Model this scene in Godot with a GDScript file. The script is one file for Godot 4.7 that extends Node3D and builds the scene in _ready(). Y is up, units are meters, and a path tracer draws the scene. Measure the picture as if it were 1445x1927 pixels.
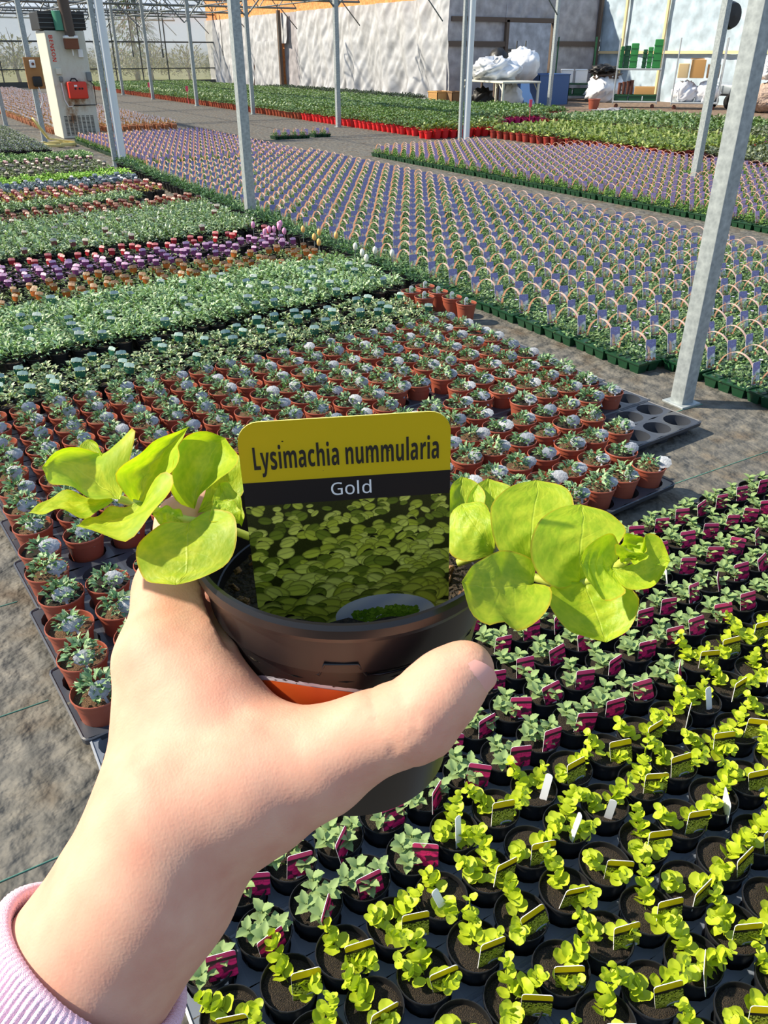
extends Node3D
# A nursery greenhouse: a hand holds up a potted plant over beds of young plants. World: -z runs along the house, +x across it, y up.

const PITCH := 30.3
const YAW := -30.6
const FOCAL := 1477.0
const EYE := Vector3(0, 1.5, 0)
const POT := Vector3(0.10611, 1.25675, -0.20331)  # base of the pot in the hand

var rng := RandomNumberGenerator.new()
var taken := {}
var M := {}
var T := {}
var K := {}  # shared meshes and prototypes
var cam_basis: Basis

func _ready():
	rng.seed = 11
	var cam := Camera3D.new()
	cam.name = "camera"
	cam.position = EYE
	cam.rotation_degrees = Vector3(-PITCH, YAW, 0)
	cam.fov = rad_to_deg(2.0 * atan(963.5 / FOCAL))
	cam.near = 0.02
	cam.far = 400.0
	cam.current = true
	add_child(cam)
	cam_basis = cam.basis
	var we := WorldEnvironment.new()
	we.name = "world_environment"
	var env := Environment.new()
	env.background_mode = Environment.BG_SKY
	var sky := Sky.new()
	var sm := ProceduralSkyMaterial.new()
	sm.sky_top_color = Color(0.62, 0.74, 0.9)
	sm.sky_horizon_color = Color(0.9, 0.94, 0.98)
	sm.sky_curve = 0.2
	sm.ground_bottom_color = Color(0.5, 0.5, 0.46)
	sm.ground_horizon_color = Color(0.7, 0.7, 0.66)
	sm.sky_energy_multiplier = 1.05
	sm.sun_angle_max = 20.0
	sky.sky_material = sm
	env.sky = sky
	env.tonemap_mode = Environment.TONE_MAPPER_LINEAR
	env.tonemap_exposure = 0.9
	env.sdfgi_enabled = true
	env.ssao_enabled = true
	env.ssil_enabled = true
	we.environment = env
	add_child(we)
	var sun := DirectionalLight3D.new()
	sun.name = "sun"
	var az := deg_to_rad(-54.0)   # bearing of the sun seen from above: left of the house's length
	var el := deg_to_rad(40.0)
	var towards := Vector3(sin(az) * cos(el), sin(el), -cos(az) * cos(el))
	sun.look_at_from_position(Vector3.ZERO, -towards, Vector3.UP)
	sun.light_color = Color(1.0, 0.95, 0.86)
	sun.light_energy = 2.9
	sun.light_angular_distance = 1.6
	sun.shadow_enabled = true
	sun.sky_mode = DirectionalLight3D.SKY_MODE_LIGHT_ONLY
	add_child(sun)
	make_textures()
	make_materials()
	build_shell()
	build_held()
	build_near_beds()
	build_hoop_fields()
	build_left_rows()
	build_far_beds()
	build_heater()
	build_work_area()
	build_outside()

# ---------------------------------------------------------------- helpers
class MB:
	var v := PackedVector3Array()
	var uv := PackedVector2Array()
	var c := PackedColorArray()
	var i := PackedInt32Array()
	var tint := Color.WHITE
	var xf := Transform3D.IDENTITY
	func p(a: Vector3, t := Vector2.ZERO) -> int:
		v.append(xf * a)
		uv.append(t)
		c.append(tint)
		return v.size() - 1
	func tri(a: int, b: int, d: int):
		i.append(a)
		i.append(d)
		i.append(b)
	func quad(a: int, b: int, d: int, e: int):
		tri(a, b, d)
		tri(a, d, e)
	func face(a: Vector3, b: Vector3, d: Vector3, e: Vector3):
		quad(p(a, Vector2(0, 1)), p(b, Vector2(1, 1)), p(d, Vector2(1, 0)), p(e, Vector2(0, 0)))
	func box(o: Vector3, s: Vector3, bev := 0.0):
		var h := s * 0.5
		bev = minf(bev, minf(h.x, minf(h.y, h.z)) * 0.9)
		if bev <= 0.0:
			for ax in 3:
				for sg in [-1.0, 1.0]:
					var nn := Vector3.ZERO
					nn[ax] = sg
					var u := Vector3.ZERO
					u[(ax + 1) % 3] = 1.0
					var w := nn.cross(u)
					face(o + (nn - u - w) * h, o + (nn + u - w) * h, o + (nn + u + w) * h, o + (nn - u + w) * h)
			return
		var id := {}
		for sx in [-1, 1]:
			for sy in [-1, 1]:
				for sz in [-1, 1]:
					for ax in 3:
						var q := Vector3(sx * (h.x - bev), sy * (h.y - bev), sz * (h.z - bev))
						q[ax] += [sx, sy, sz][ax] * bev
						id[[sx, sy, sz, ax]] = p(o + q)
		for ax in 3:
			var a1 := (ax + 1) % 3
			var a2 := (ax + 2) % 3
			for sg in [-1, 1]:
				var q := []
				for st in [[-1, -1], [1, -1], [1, 1], [-1, 1]]:
					var k := [0, 0, 0, ax]
					k[ax] = sg
					k[a1] = st[0]
					k[a2] = st[1]
					q.append(id[k])
				if sg > 0:
					quad(q[0], q[1], q[2], q[3])
				else:
					quad(q[3], q[2], q[1], q[0])
			for s1 in [-1, 1]:
				for s2 in [-1, 1]:
					var e := []
					for st in [-1, 1]:
						for fa in [a1, a2]:
							var k := [0, 0, 0, fa]
							k[ax] = st
							k[a1] = s1
							k[a2] = s2
							e.append(id[k])
					if s1 * s2 > 0:
						quad(e[0], e[1], e[3], e[2])
					else:
						quad(e[2], e[3], e[1], e[0])
		for sx in [-1, 1]:
			for sy in [-1, 1]:
				for sz in [-1, 1]:
					if sx * sy * sz > 0:
						tri(id[[sx, sy, sz, 0]], id[[sx, sy, sz, 1]], id[[sx, sy, sz, 2]])
					else:
						tri(id[[sx, sy, sz, 0]], id[[sx, sy, sz, 2]], id[[sx, sy, sz, 1]])
	func rows(r: Array, loop := false, flip := false):
		# r: arrays of points, all of one length; loop joins last column to first
		var w: int = r[0].size()
		var s := v.size()
		for j in r.size():
			for k in w:
				p(r[j][k], Vector2(float(k) / maxf(1, w - 1), float(j) / maxf(1, r.size() - 1)))
		for j in r.size() - 1:
			for k in (w if loop else w - 1):
				var a := s + j * w + k
				var b := s + j * w + (k + 1) % w
				if flip:
					quad(a + w, b + w, b, a)
				else:
					quad(a, b, b + w, a + w)
	func lathe(prof: Array, seg: int, smooth := false):
		# prof: Vector2(radius, height), outside running upwards
		var rings := []
		for q in prof:
			var ring := PackedVector3Array()
			for k in seg:
				var a := -TAU * k / seg
				ring.append(Vector3(q.x * cos(a), q.y, q.x * sin(a)))
			rings.append(ring)
		if smooth:
			rows(rings, true)
		else:
			for k in prof.size() - 1:
				rows([rings[k], rings[k + 1]], true)
	func tube(path: Array, rad, seg := 8, cap := true):
		var rings := []
		var side := Vector3.ZERO
		for k in path.size():
			var d: Vector3 = (path[mini(k + 1, path.size() - 1)] - path[maxi(k - 1, 0)]).normalized()
			if side == Vector3.ZERO:
				side = d.cross(Vector3.UP if absf(d.y) < 0.9 else Vector3.RIGHT).normalized()
			side = (side - d * side.dot(d)).normalized()
			var up := side.cross(d)
			var r: float = rad[k] if rad is Array else rad
			var ring := PackedVector3Array()
			for q in seg:
				var a := TAU * q / seg
				ring.append(path[k] + (side * cos(a) + up * sin(a)) * r)
			rings.append(ring)
		rows(rings, true)
		if cap:
			fan(rings[0], true)
			fan(rings[-1], false)
	func fan(ring: PackedVector3Array, flip := false):
		var o := Vector3.ZERO
		for q in ring:
			o += q / ring.size()
		var s := p(o, Vector2(0.5, 0.5))
		for k in ring.size():
			p(ring[k])
		for k in ring.size():
			var a := s + 1 + k
			var b := s + 1 + (k + 1) % ring.size()
			if flip:
				tri(s, b, a)
			else:
				tri(s, a, b)
	func blade(b: Vector3, d: Vector3, up: Vector3, l: float, w: float, droop := 0.2, fold := 0.15):
		# a leaf of four triangles
		var s := d.cross(up).normalized()
		var n := s.cross(d).normalized()
		var m := b + d * l * 0.5 + n * l * 0.06
		var t := b + d * l - n * l * droop
		var ib := p(b, Vector2(0.5, 0))
		var il := p(m - s * w * 0.5 + n * w * fold, Vector2(0, 0.5))
		var im := p(m, Vector2(0.5, 0.5))
		var ir := p(m + s * w * 0.5 + n * w * fold, Vector2(1, 0.5))
		var it := p(t, Vector2(0.5, 1))
		tri(ib, ir, im)
		tri(ib, im, il)
		tri(il, im, it)
		tri(im, ir, it)
	func arrays() -> Array:
		var n := PackedVector3Array()
		n.resize(v.size())
		for k in range(0, i.size(), 3):
			var a := i[k]
			var b := i[k + 2]
			var d := i[k + 1]
			var f := (v[b] - v[a]).cross(v[d] - v[a])
			n[a] += f
			n[b] += f
			n[d] += f
		for k in n.size():
			n[k] = n[k].normalized() if n[k].length_squared() > 1e-30 else Vector3.UP
		var out := []
		out.resize(Mesh.ARRAY_MAX)
		out[Mesh.ARRAY_VERTEX] = v
		out[Mesh.ARRAY_NORMAL] = n
		out[Mesh.ARRAY_TEX_UV] = uv
		out[Mesh.ARRAY_COLOR] = c
		out[Mesh.ARRAY_INDEX] = i
		return out
	func mesh(mat: Material = null, into: ArrayMesh = null) -> ArrayMesh:
		var m := into if into else ArrayMesh.new()
		m.add_surface_from_arrays(Mesh.PRIMITIVE_TRIANGLES, arrays())
		m.surface_set_material(m.get_surface_count() - 1, mat)
		return m

func rnd(a: float, b: float) -> float:
	return rng.randf_range(a, b)

func numbered(called: String) -> String:
	var k: int = taken.get(called, 0)
	taken[called] = k + 1
	return called if k == 0 else "%s_%03d" % [called, k]

func tag(o: Node, label: String, category := "", group := "", kind := "") -> Node:
	o.set_meta("label", label)
	if category:
		o.set_meta("category", category)
	if group:
		o.set_meta("group", group)
	if kind:
		o.set_meta("kind", kind)
	return o

func thing(called: String, label: String, category: String, at := Vector3.ZERO, group := "") -> Node3D:
	var o := Node3D.new()
	o.name = numbered(called)
	o.position = at
	add_child(o)
	tag(o, label, category, group)
	return o

func single(called: String, b, mat: Material, label: String, category: String, at := Vector3.ZERO, group := "") -> MeshInstance3D:
	var o := MeshInstance3D.new()
	o.name = numbered(called)
	o.mesh = b.mesh() if b is MB else b
	if mat:
		o.material_override = mat
	o.position = at
	add_child(o)
	tag(o, label, category, group)
	return o

func structure(called: String, b, mat: Material, label := "") -> MeshInstance3D:
	var o := MeshInstance3D.new()
	o.name = numbered(called)
	o.mesh = b.mesh() if b is MB else b
	if mat:
		o.material_override = mat
	add_child(o)
	o.set_meta("kind", "structure")
	if label:
		o.set_meta("label", label)
	return o

func part(parent: Node, called: String, b, mat: Material, at = null) -> MeshInstance3D:
	var o := MeshInstance3D.new()
	o.name = called
	o.mesh = b.mesh() if b is MB else b
	if mat:
		o.material_override = mat
	if at is Vector3:
		o.position = at
	elif at is Transform3D:
		o.transform = at
	parent.add_child(o, true)
	return o

func place(proto: Node3D, called: String, label: String, category: String, group: String, at: Vector3, turn := 0.0, size := 1.0) -> Node3D:
	var o: Node3D = proto.duplicate()
	o.name = numbered(called)
	o.position = at
	o.rotation.y = turn
	o.scale = Vector3.ONE * size
	add_child(o)
	tag(o, label, category, group)
	return o

func joined(proto: Node3D) -> ArrayMesh:
	# the parts of a prototype as one mesh, a surface for each material
	var by := {}
	var todo := [[proto, Transform3D.IDENTITY]]
	while todo:
		var e: Array = todo.pop_back()
		var n: Node3D = e[0]
		var t: Transform3D = e[1]
		if n is MeshInstance3D:
			for s in n.mesh.get_surface_count():
				var m: Material = n.material_override if n.material_override else n.mesh.surface_get_material(s)
				if not by.has(m):
					by[m] = SurfaceTool.new()
				by[m].append_from(n.mesh, s, t)
		for ch in n.get_children():
			todo.append([ch, t * ch.transform])
	var out: ArrayMesh = null
	for m in by:
		out = by[m].commit(out)
		out.surface_set_material(out.get_surface_count() - 1, m)
	return out

func many(called: String, mesh: Mesh, spots: Array, label: String, parent: Node = null) -> void:
	if spots.is_empty():
		return
	var mm := MultiMesh.new()
	mm.transform_format = MultiMesh.TRANSFORM_3D
	mm.mesh = mesh
	mm.instance_count = spots.size()
	for k in spots.size():
		mm.set_instance_transform(k, spots[k])
	var o := MultiMeshInstance3D.new()
	o.name = numbered(called)
	o.multimesh = mm
	add_child(o)
	o.set_meta("kind", "stuff")
	o.set_meta("label", label)
	o.set_meta("category", "plants")

func pixel(p: Vector3) -> Vector3:
	var q := (p - EYE) * cam_basis  # into the camera's axes
	return Vector3(722.5 + FOCAL * q.x / -q.z, 963.5 - FOCAL * q.y / -q.z, -q.z)

func ordinal(n: int) -> String:
	var ones := ["zeroth", "first", "second", "third", "fourth", "fifth", "sixth", "seventh", "eighth", "ninth", "tenth", "eleventh", "twelfth", "thirteenth", "fourteenth", "fifteenth", "sixteenth", "seventeenth", "eighteenth", "nineteenth"]
	var tens := ["", "", "twent", "thirt", "fort", "fift", "sixt", "sevent", "eight", "ninet"]
	if n < 20:
		return ones[n]
	if n >= 100:
		return "hundred and " + ordinal(n - 100) if n > 100 else "hundredth"
	return tens[n / 10] + ("ieth" if n % 10 == 0 else "y-" + ones[n % 10])

func near_post(p: Vector3, gap: float) -> bool:
	for e in [[3.12, -2.38], [3.12, -7.94], [3.12, -13.37], [3.22, -13.31], [2.91, -18.0], [2.85, -22.6], [9.3, -7.6], [9.45, -13.2], [9.55, -13.14], [9.52, -18.2], [9.52, -23.4], [9.52, -28.2], [9.52, -33.2], [9.52, -37.5], [18.1, -20.7], [16.6, -9.6]]:
		if Vector2(p.x - e[0], p.z - e[1]).length() < gap:
			return true
	return false

func in_frame(p: Vector3, margin := 110.0) -> bool:
	var q := pixel(p)
	return q.z > 0.05 and q.x > -margin and q.x < 1445.0 + margin and q.y > -margin and q.y < 1927.0 + margin

func spin(yaw: float, at := Vector3.ZERO, size := 1.0) -> Transform3D:
	return Transform3D(Basis(Vector3.UP, yaw).scaled(Vector3.ONE * size), at)

# ---------------------------------------------------------------- textures and materials
func noise_tex(key: String, freq: float, lo: Color, hi: Color, size := 512, octaves := 5, mid = null, kind := FastNoiseLite.TYPE_SIMPLEX_SMOOTH):
	var nz := FastNoiseLite.new()
	nz.noise_type = kind
	nz.frequency = freq
	nz.fractal_octaves = octaves
	nz.seed = key.hash() % 1000
	var t := NoiseTexture2D.new()
	t.noise = nz
	t.width = size
	t.height = size
	t.seamless = true
	var g := Gradient.new()
	g.set_color(0, lo)
	g.set_color(1, hi)
	if mid is Color:
		g.add_point(0.5, mid)
	t.color_ramp = g
	T[key] = t

func c8(r: int, g: int, b: int, a := 1.0) -> Color:
	return Color(r / 255.0, g / 255.0, b / 255.0, a)

func mat(key: String, col: Color, rough := 0.8, metal := 0.0) -> StandardMaterial3D:
	var m := StandardMaterial3D.new()
	m.resource_name = key
	m.albedo_color = col
	m.roughness = rough
	m.metallic = metal
	M[key] = m
	return m

func triplanar(m: StandardMaterial3D, tex: String, scale: float, bump := "", bump_cm := 0.0, world := true):
	if tex:
		m.albedo_texture = T[tex]
	m.uv1_triplanar = true
	m.uv1_world_triplanar = world
	m.uv1_scale = Vector3.ONE * scale
	if bump:
		m.heightmap_enabled = true
		m.heightmap_texture = T[bump]
		m.heightmap_scale = bump_cm

func leafy(key: String, col: Color, through: Color, rough := 0.5) -> StandardMaterial3D:
	var m := mat(key, col, rough)
	m.vertex_color_use_as_albedo = true
	m.backlight_enabled = true
	m.backlight = through
	return m

func make_textures():
	noise_tex("grey", 0.01, Color(0.72, 0.72, 0.72), Color(1, 1, 1), 512, 6)
	noise_tex("height", 0.02, Color(0, 0, 0), Color(1, 1, 1), 512, 6)
	noise_tex("fine", 0.08, Color(0, 0, 0), Color(1, 1, 1), 512, 4)
	noise_tex("cells", 0.3, Color(0, 0, 0), Color(1, 1, 1), 512, 3, null, FastNoiseLite.TYPE_CELLULAR)
	noise_tex("floor", 0.012, c8(78, 80, 80), c8(150, 146, 138), 1024, 7, c8(112, 112, 110))
	noise_tex("dirt", 0.01, c8(60, 52, 40, 0.0), c8(74, 58, 40, 0.9), 1024, 7, c8(110, 98, 76, 0.12))
	noise_tex("earth", 0.02, c8(92, 74, 60), c8(142, 120, 100), 512, 6)
	noise_tex("soil_dark", 0.05, c8(22, 17, 12), c8(84, 70, 48), 512, 6, c8(44, 35, 24))
	noise_tex("soil_light", 0.05, c8(52, 38, 26), c8(168, 134, 98), 512, 6, c8(112, 84, 58))
	noise_tex("skin", 0.012, c8(206, 146, 124), c8(222, 178, 152), 512, 4, c8(214, 163, 139))
	noise_tex("zinc", 0.02, c8(138, 146, 148), c8(182, 190, 190), 512, 4, c8(160, 168, 170), FastNoiseLite.TYPE_CELLULAR)
	noise_tex("brick", 0.02, c8(196, 120, 66), c8(240, 172, 110), 512, 5)
	noise_tex("rust", 0.012, c8(186, 184, 170), c8(150, 108, 62), 512, 6, c8(190, 188, 174))
	# leaf: mottled blade, pale midrib and side veins
	var nz := FastNoiseLite.new()
	nz.seed = 5
	nz.frequency = 0.02
	var im := Image.create(192, 192, false, Image.FORMAT_RGB8)
	var bm := Image.create(192, 192, false, Image.FORMAT_RGB8)
	for y in 192:
		for x in 192:
			var u := x / 191.0 * 2.0 - 1.0
			var w := y / 191.0
			var n := nz.get_noise_2d(x, y) + 0.6 * nz.get_noise_2d(x * 3.0, y * 3.0)
			var rib := exp(-pow(u / 0.02, 2.0))
			var f := fposmod(w * 5.0 - absf(u) * 1.3, 1.0)
			var vein := exp(-pow((f - 0.5) / 0.05, 2.0)) * 0.5 * (1.0 - absf(u))
			var edge := smoothstep(0.95, 1.0, absf(u))
			var col := Color(0.79, 0.86, 0.22).lerp(Color(0.65, 0.78, 0.16), clampf(0.5 + n * 0.8, 0, 1))
			col = col.lerp(Color(0.82, 0.9, 0.34), clampf(rib * 0.55 + vein * 0.45, 0, 1))
			col = col.lerp(Color(0.86, 0.66, 0.16), edge * 0.5)
			im.set_pixel(x, y, col)
			var hgt := clampf(0.5 + 0.3 * n - 0.35 * rib - 0.3 * vein, 0, 1)
			bm.set_pixel(x, y, Color(hgt, hgt, hgt))
	T.leaf = ImageTexture.create_from_image(im)
	T.leaf_bump = ImageTexture.create_from_image(bm)
	T.label = ImageTexture.create_from_image(label_picture())
	T.pink = ImageTexture.create_from_image(pink_picture())
	T.blue = ImageTexture.create_from_image(blue_picture(false))
	T.lilac = ImageTexture.create_from_image(blue_picture(true))

func blob(im: Image, cx: float, cy: float, a: float, b: float, turn: float, col: Color, dark: float):
	# a printed leaf or petal: an ellipse with a rim of another tone and a rib
	var r := maxf(a, b)
	var ct := cos(turn)
	var st := sin(turn)
	for y in range(maxi(0, int(cy - r)), mini(im.get_height(), int(cy + r) + 1)):
		for x in range(maxi(0, int(cx - r)), mini(im.get_width(), int(cx + r) + 1)):
			var dx := x - cx
			var dy := y - cy
			var u := (dx * ct + dy * st) / a
			var w := (-dx * st + dy * ct) / b
			var d := u * u + w * w
			if d < 1.0:
				var k := 1.0 - dark * smoothstep(0.55, 1.0, d) - 0.18 * exp(-w * w * 90.0) + 0.10 * w
				im.set_pixel(x, y, Color(col.r * k, col.g * k, col.b * k))

func label_picture() -> Image:
	var g := RandomNumberGenerator.new()
	g.seed = 3
	var im := Image.create(480, 566, false, Image.FORMAT_RGB8)
	im.fill(c8(62, 66, 22))
	for y in range(207, 566):
		for x in 480:
			var k := g.randf_range(0.8, 1.15)
			im.set_pixel(x, y, Color(0.23 * k, 0.25 * k, 0.07 * k))
	for k in 420:
		var y := 207.0 + 359.0 * k / 420.0
		var x := g.randf() * 480.0
		var s := lerpf(12.0, 34.0, (y - 207.0) / 359.0) * g.randf_range(0.7, 1.25)
		var t := g.randf()
		var col := Color(0.80, 0.83, 0.24).lerp(Color(0.96, 0.97, 0.46), t) if g.randf() < 0.72 else Color(0.44, 0.50, 0.13).lerp(Color(0.6, 0.66, 0.2), t)
		if g.randf() < 0.10:
			blob(im, x, y, s * 0.9, s * 0.6, g.randf() * TAU, Color(0.16, 0.17, 0.06), 0.0)
		blob(im, x, y, s, s * g.randf_range(0.5, 0.8), g.randf_range(-0.7, 0.7), col, 0.28)
	# inset oval: sky over a mat of green
	for y in range(440, 566):
		for x in range(180, 460):
			var u := (x - 318.0) / 128.0
			var w := (y - 540.0) / 62.0
			if u * u + w * w < 1.0:
				im.set_pixel(x, y, c8(190, 200, 222).lerp(c8(222, 226, 236), clampf(0.5 + 0.5 * sin(x * 0.05 + y * 0.08), 0, 1)))
	for k in 260:
		var x := g.randf_range(236, 400)
		var y := g.randf_range(0, 1) * 40.0 + 516.0 + absf(x - 330.0) * 0.12
		var u := (x - 318.0) / 122.0
		var w := (y - 540.0) / 58.0
		if u * u + w * w < 1.0:
			blob(im, x, y, 7, 5, g.randf() * TAU, Color(0.38, 0.56, 0.10).lerp(Color(0.6, 0.76, 0.22), g.randf()), 0.3)
	im.fill_rect(Rect2i(0, 0, 480, 147), c8(240, 214, 24))
	im.fill_rect(Rect2i(0, 147, 480, 60), c8(38, 34, 38))
	for k in 26:  # specks of compost stuck on the plastic
		im.fill_rect(Rect2i(g.randi_range(10, 470), g.randi_range(6, 540), g.randi_range(1, 4), g.randi_range(1, 3)), c8(52, 42, 20))
	return im

func pink_picture() -> Image:
	var g := RandomNumberGenerator.new()
	g.seed = 9
	var im := Image.create(64, 64, false, Image.FORMAT_RGB8)
	im.fill(c8(84, 36, 56))
	for k in 12:
		blob(im, g.randf_range(4, 60), g.randf_range(22, 62), g.randf_range(8, 13), g.randf_range(8, 12), 0, c8(240, 44, 116), 0.15)
	im.fill_rect(Rect2i(0, 0, 64, 13), c8(232, 60, 118))
	im.fill_rect(Rect2i(0, 13, 64, 7), c8(48, 22, 34))
	return im

func blue_picture(lilac: bool) -> Image:
	var g := RandomNumberGenerator.new()
	g.seed = 21
	var im := Image.create(40, 72, false, Image.FORMAT_RGB8)
	im.fill(c8(180, 150, 212) if lilac else c8(136, 138, 196))
	for k in 90:
		var y := g.randf() * 72.0
		var low := y > 30.0
		var col: Color
		if lilac:
			col = c8(196, 168, 224) if not low else (c8(232, 214, 236) if g.randf() < 0.6 else c8(190, 110, 180))
			if y > 58.0:
				col = c8(236, 130, 50) if g.randf() < 0.6 else c8(60, 40, 70)
		else:
			col = c8(142, 144, 200) if not low else (c8(204, 222, 230) if g.randf() < 0.6 else c8(236, 240, 248))
			if y > 64.0:
				col = c8(190, 120, 80)
		blob(im, g.randf() * 40.0, y, g.randf_range(4, 9), g.randf_range(3, 7), g.randf() * TAU, col, 0.05)
	return im

func make_materials():
	var m := mat("ground_cover", c8(214, 211, 204), 0.8)
	triplanar(m, "floor", 0.9, "height", 2.0)
	m.detail_enabled = true
	m.detail_albedo = T.dirt
	m.detail_uv_layer = BaseMaterial3D.DETAIL_UV_2
	m.uv2_triplanar = true
	m.uv2_world_triplanar = true
	m.uv2_scale = Vector3.ONE * 0.37
	triplanar(mat("earth", Color.WHITE, 0.95), "earth", 0.5, "height", 4.0)
	triplanar(mat("soil_dark", Color.WHITE, 0.95), "soil_dark", 9.0, "fine", 0.5)
	triplanar(mat("soil_light", Color.WHITE, 0.95), "soil_light", 9.0, "fine", 0.5)
	triplanar(mat("zinc", Color.WHITE, 0.5, 0.25), "zinc", 3.0)
	mat("white_pipe", c8(222, 228, 232), 0.35)
	mat("black_pot", c8(27, 27, 29), 0.4)
	mat("held_pot", c8(27, 26, 28), 0.3)
	mat("red_pot", c8(154, 80, 60), 0.45)
	mat("grey_tray", c8(112, 120, 132), 0.4)
	mat("dark_tray", c8(58, 62, 70), 0.32)
	mat("green_tray", c8(24, 66, 42), 0.3)
	mat("thread", c8(96, 150, 130), 0.8)
	var lf := mat("held_leaf", Color.WHITE, 0.5)
	lf.albedo_texture = T.leaf
	lf.heightmap_enabled = true
	lf.heightmap_texture = T.leaf_bump
	lf.heightmap_scale = 0.035
	lf.backlight_enabled = true
	lf.backlight = Color(0.98, 1.0, 0.55)
	mat("held_stem", c8(176, 186, 76), 0.5)
	leafy("lime_leaf", c8(190, 206, 46), Color(0.8, 0.85, 0.3))
	leafy("sage_leaf", c8(134, 158, 98), Color(0.45, 0.6, 0.3), 0.7)
	leafy("leaf", Color.WHITE, Color(0.55, 0.62, 0.3), 0.5)
	var sk := mat("skin", Color.WHITE, 0.6)
	sk.metallic_specular = 0.35
	triplanar(sk, "skin", 9.0, "cells", 0.012, false)
	sk.subsurf_scatter_enabled = true
	sk.subsurf_scatter_strength = 0.12
	mat("nail", c8(226, 168, 154), 0.25)
	var kn := mat("knit", c8(244, 206, 226), 0.9)
	kn.rim_enabled = true
	kn.rim = 0.4
	triplanar(kn, "", 60.0, "fine", 0.04, false)
	for key in ["label", "pink", "blue", "lilac"]:
		var lm := mat("print_" + key, Color.WHITE, 0.3 if key == "label" else 0.45)
		lm.albedo_texture = T[key]
		lm.backlight_enabled = true
		lm.backlight = Color(0.9, 0.9, 0.85) if key == "label" else Color(0.6, 0.6, 0.55)
	mat("label_edge", c8(238, 226, 120), 0.4)
	mat("tag_back", c8(236, 236, 240), 0.4)
	mat("ink", c8(30, 26, 18), 0.5)
	mat("white_ink", c8(240, 240, 240), 0.5)
	mat("orange_print", c8(206, 92, 36), 0.4)
	mat("pale_print", c8(196, 196, 206), 0.4)
	var st := mat("stone_tag", c8(180, 185, 192), 0.45)
	triplanar(st, "grey", 12.0, "height", 0.15, false)
	var sc := mat("scallop", Color.WHITE, 0.45)
	sc.vertex_color_use_as_albedo = true
	var hp := mat("hoop", c8(250, 222, 208), 0.4)
	hp.backlight_enabled = true
	hp.backlight = Color(0.95, 0.8, 0.7)
	mat("far_pot", Color.WHITE, 0.5).vertex_color_use_as_albedo = true
	var fl := mat("sheet", c8(226, 228, 232), 0.42)
	fl.backlight_enabled = true
	fl.backlight = Color(0.5, 0.52, 0.55)
	triplanar(fl, "grey", 0.35)
	triplanar(mat("blue_sheet", c8(206, 226, 240), 0.42), "grey", 0.3)
	triplanar(mat("grey_sheet", c8(186, 182, 186), 0.5), "grey", 0.4)
	triplanar(mat("brick", Color.WHITE, 0.9), "brick", 0.5, "height", 2.0)
	mat("frame", c8(120, 126, 128), 0.5, 0.3)
	mat("trolley_steel", c8(188, 194, 196), 0.45, 0.2)
	mat("dark_frame", c8(72, 76, 74), 0.6)
	var gl := mat("glass", c8(214, 216, 200, 0.22), 0.08)
	gl.transparency = BaseMaterial3D.TRANSPARENCY_ALPHA
	var rgl := mat("roof_glass", c8(220, 226, 226, 0.03), 0.06)
	rgl.metallic_specular = 0.2
	rgl.transparency = BaseMaterial3D.TRANSPARENCY_ALPHA
	mat("wood", c8(150, 120, 86), 0.8)
	mat("old_wood", c8(96, 82, 72), 0.85)
	mat("batten", c8(226, 200, 150), 0.8)
	triplanar(mat("cream_steel", Color.WHITE, 0.5), "rust", 0.8)
	mat("cream", c8(214, 212, 196), 0.45)
	mat("black", c8(22, 22, 24), 0.5)
	mat("red_box", c8(214, 50, 30), 0.4)
	mat("green_duct", c8(76, 146, 120), 0.45)
	mat("flue", c8(84, 72, 64), 0.6, 0.2)
	mat("rusty", c8(120, 72, 50), 0.8)
	mat("rust_stain", c8(142, 98, 52), 0.85)
	mat("white", c8(236, 236, 236), 0.5)
	mat("board", c8(168, 118, 70), 0.8)
	mat("hose", c8(226, 206, 130), 0.45)
	mat("card", c8(206, 158, 96), 0.85)
	mat("card_dark", c8(134, 104, 72), 0.85)
	mat("blue_plastic", c8(56, 92, 146), 0.45)
	mat("crate_green", c8(52, 140, 70), 0.45)
	mat("dark_green", c8(26, 82, 50), 0.5)
	mat("brown_pot", c8(98, 56, 42), 0.5)
	mat("car_grey", c8(150, 160, 168), 0.3, 0.3)
	triplanar(mat("rock", c8(196, 172, 156), 0.95), "grey", 1.0, "height", 5.0)
	mat("bag", c8(232, 234, 238), 0.4)
	mat("pink_flag", c8(240, 80, 110), 0.6)
	mat("bark", c8(110, 98, 78), 0.9)
	triplanar(mat("field", c8(150, 150, 96), 1.0), "grey", 0.05)

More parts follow.
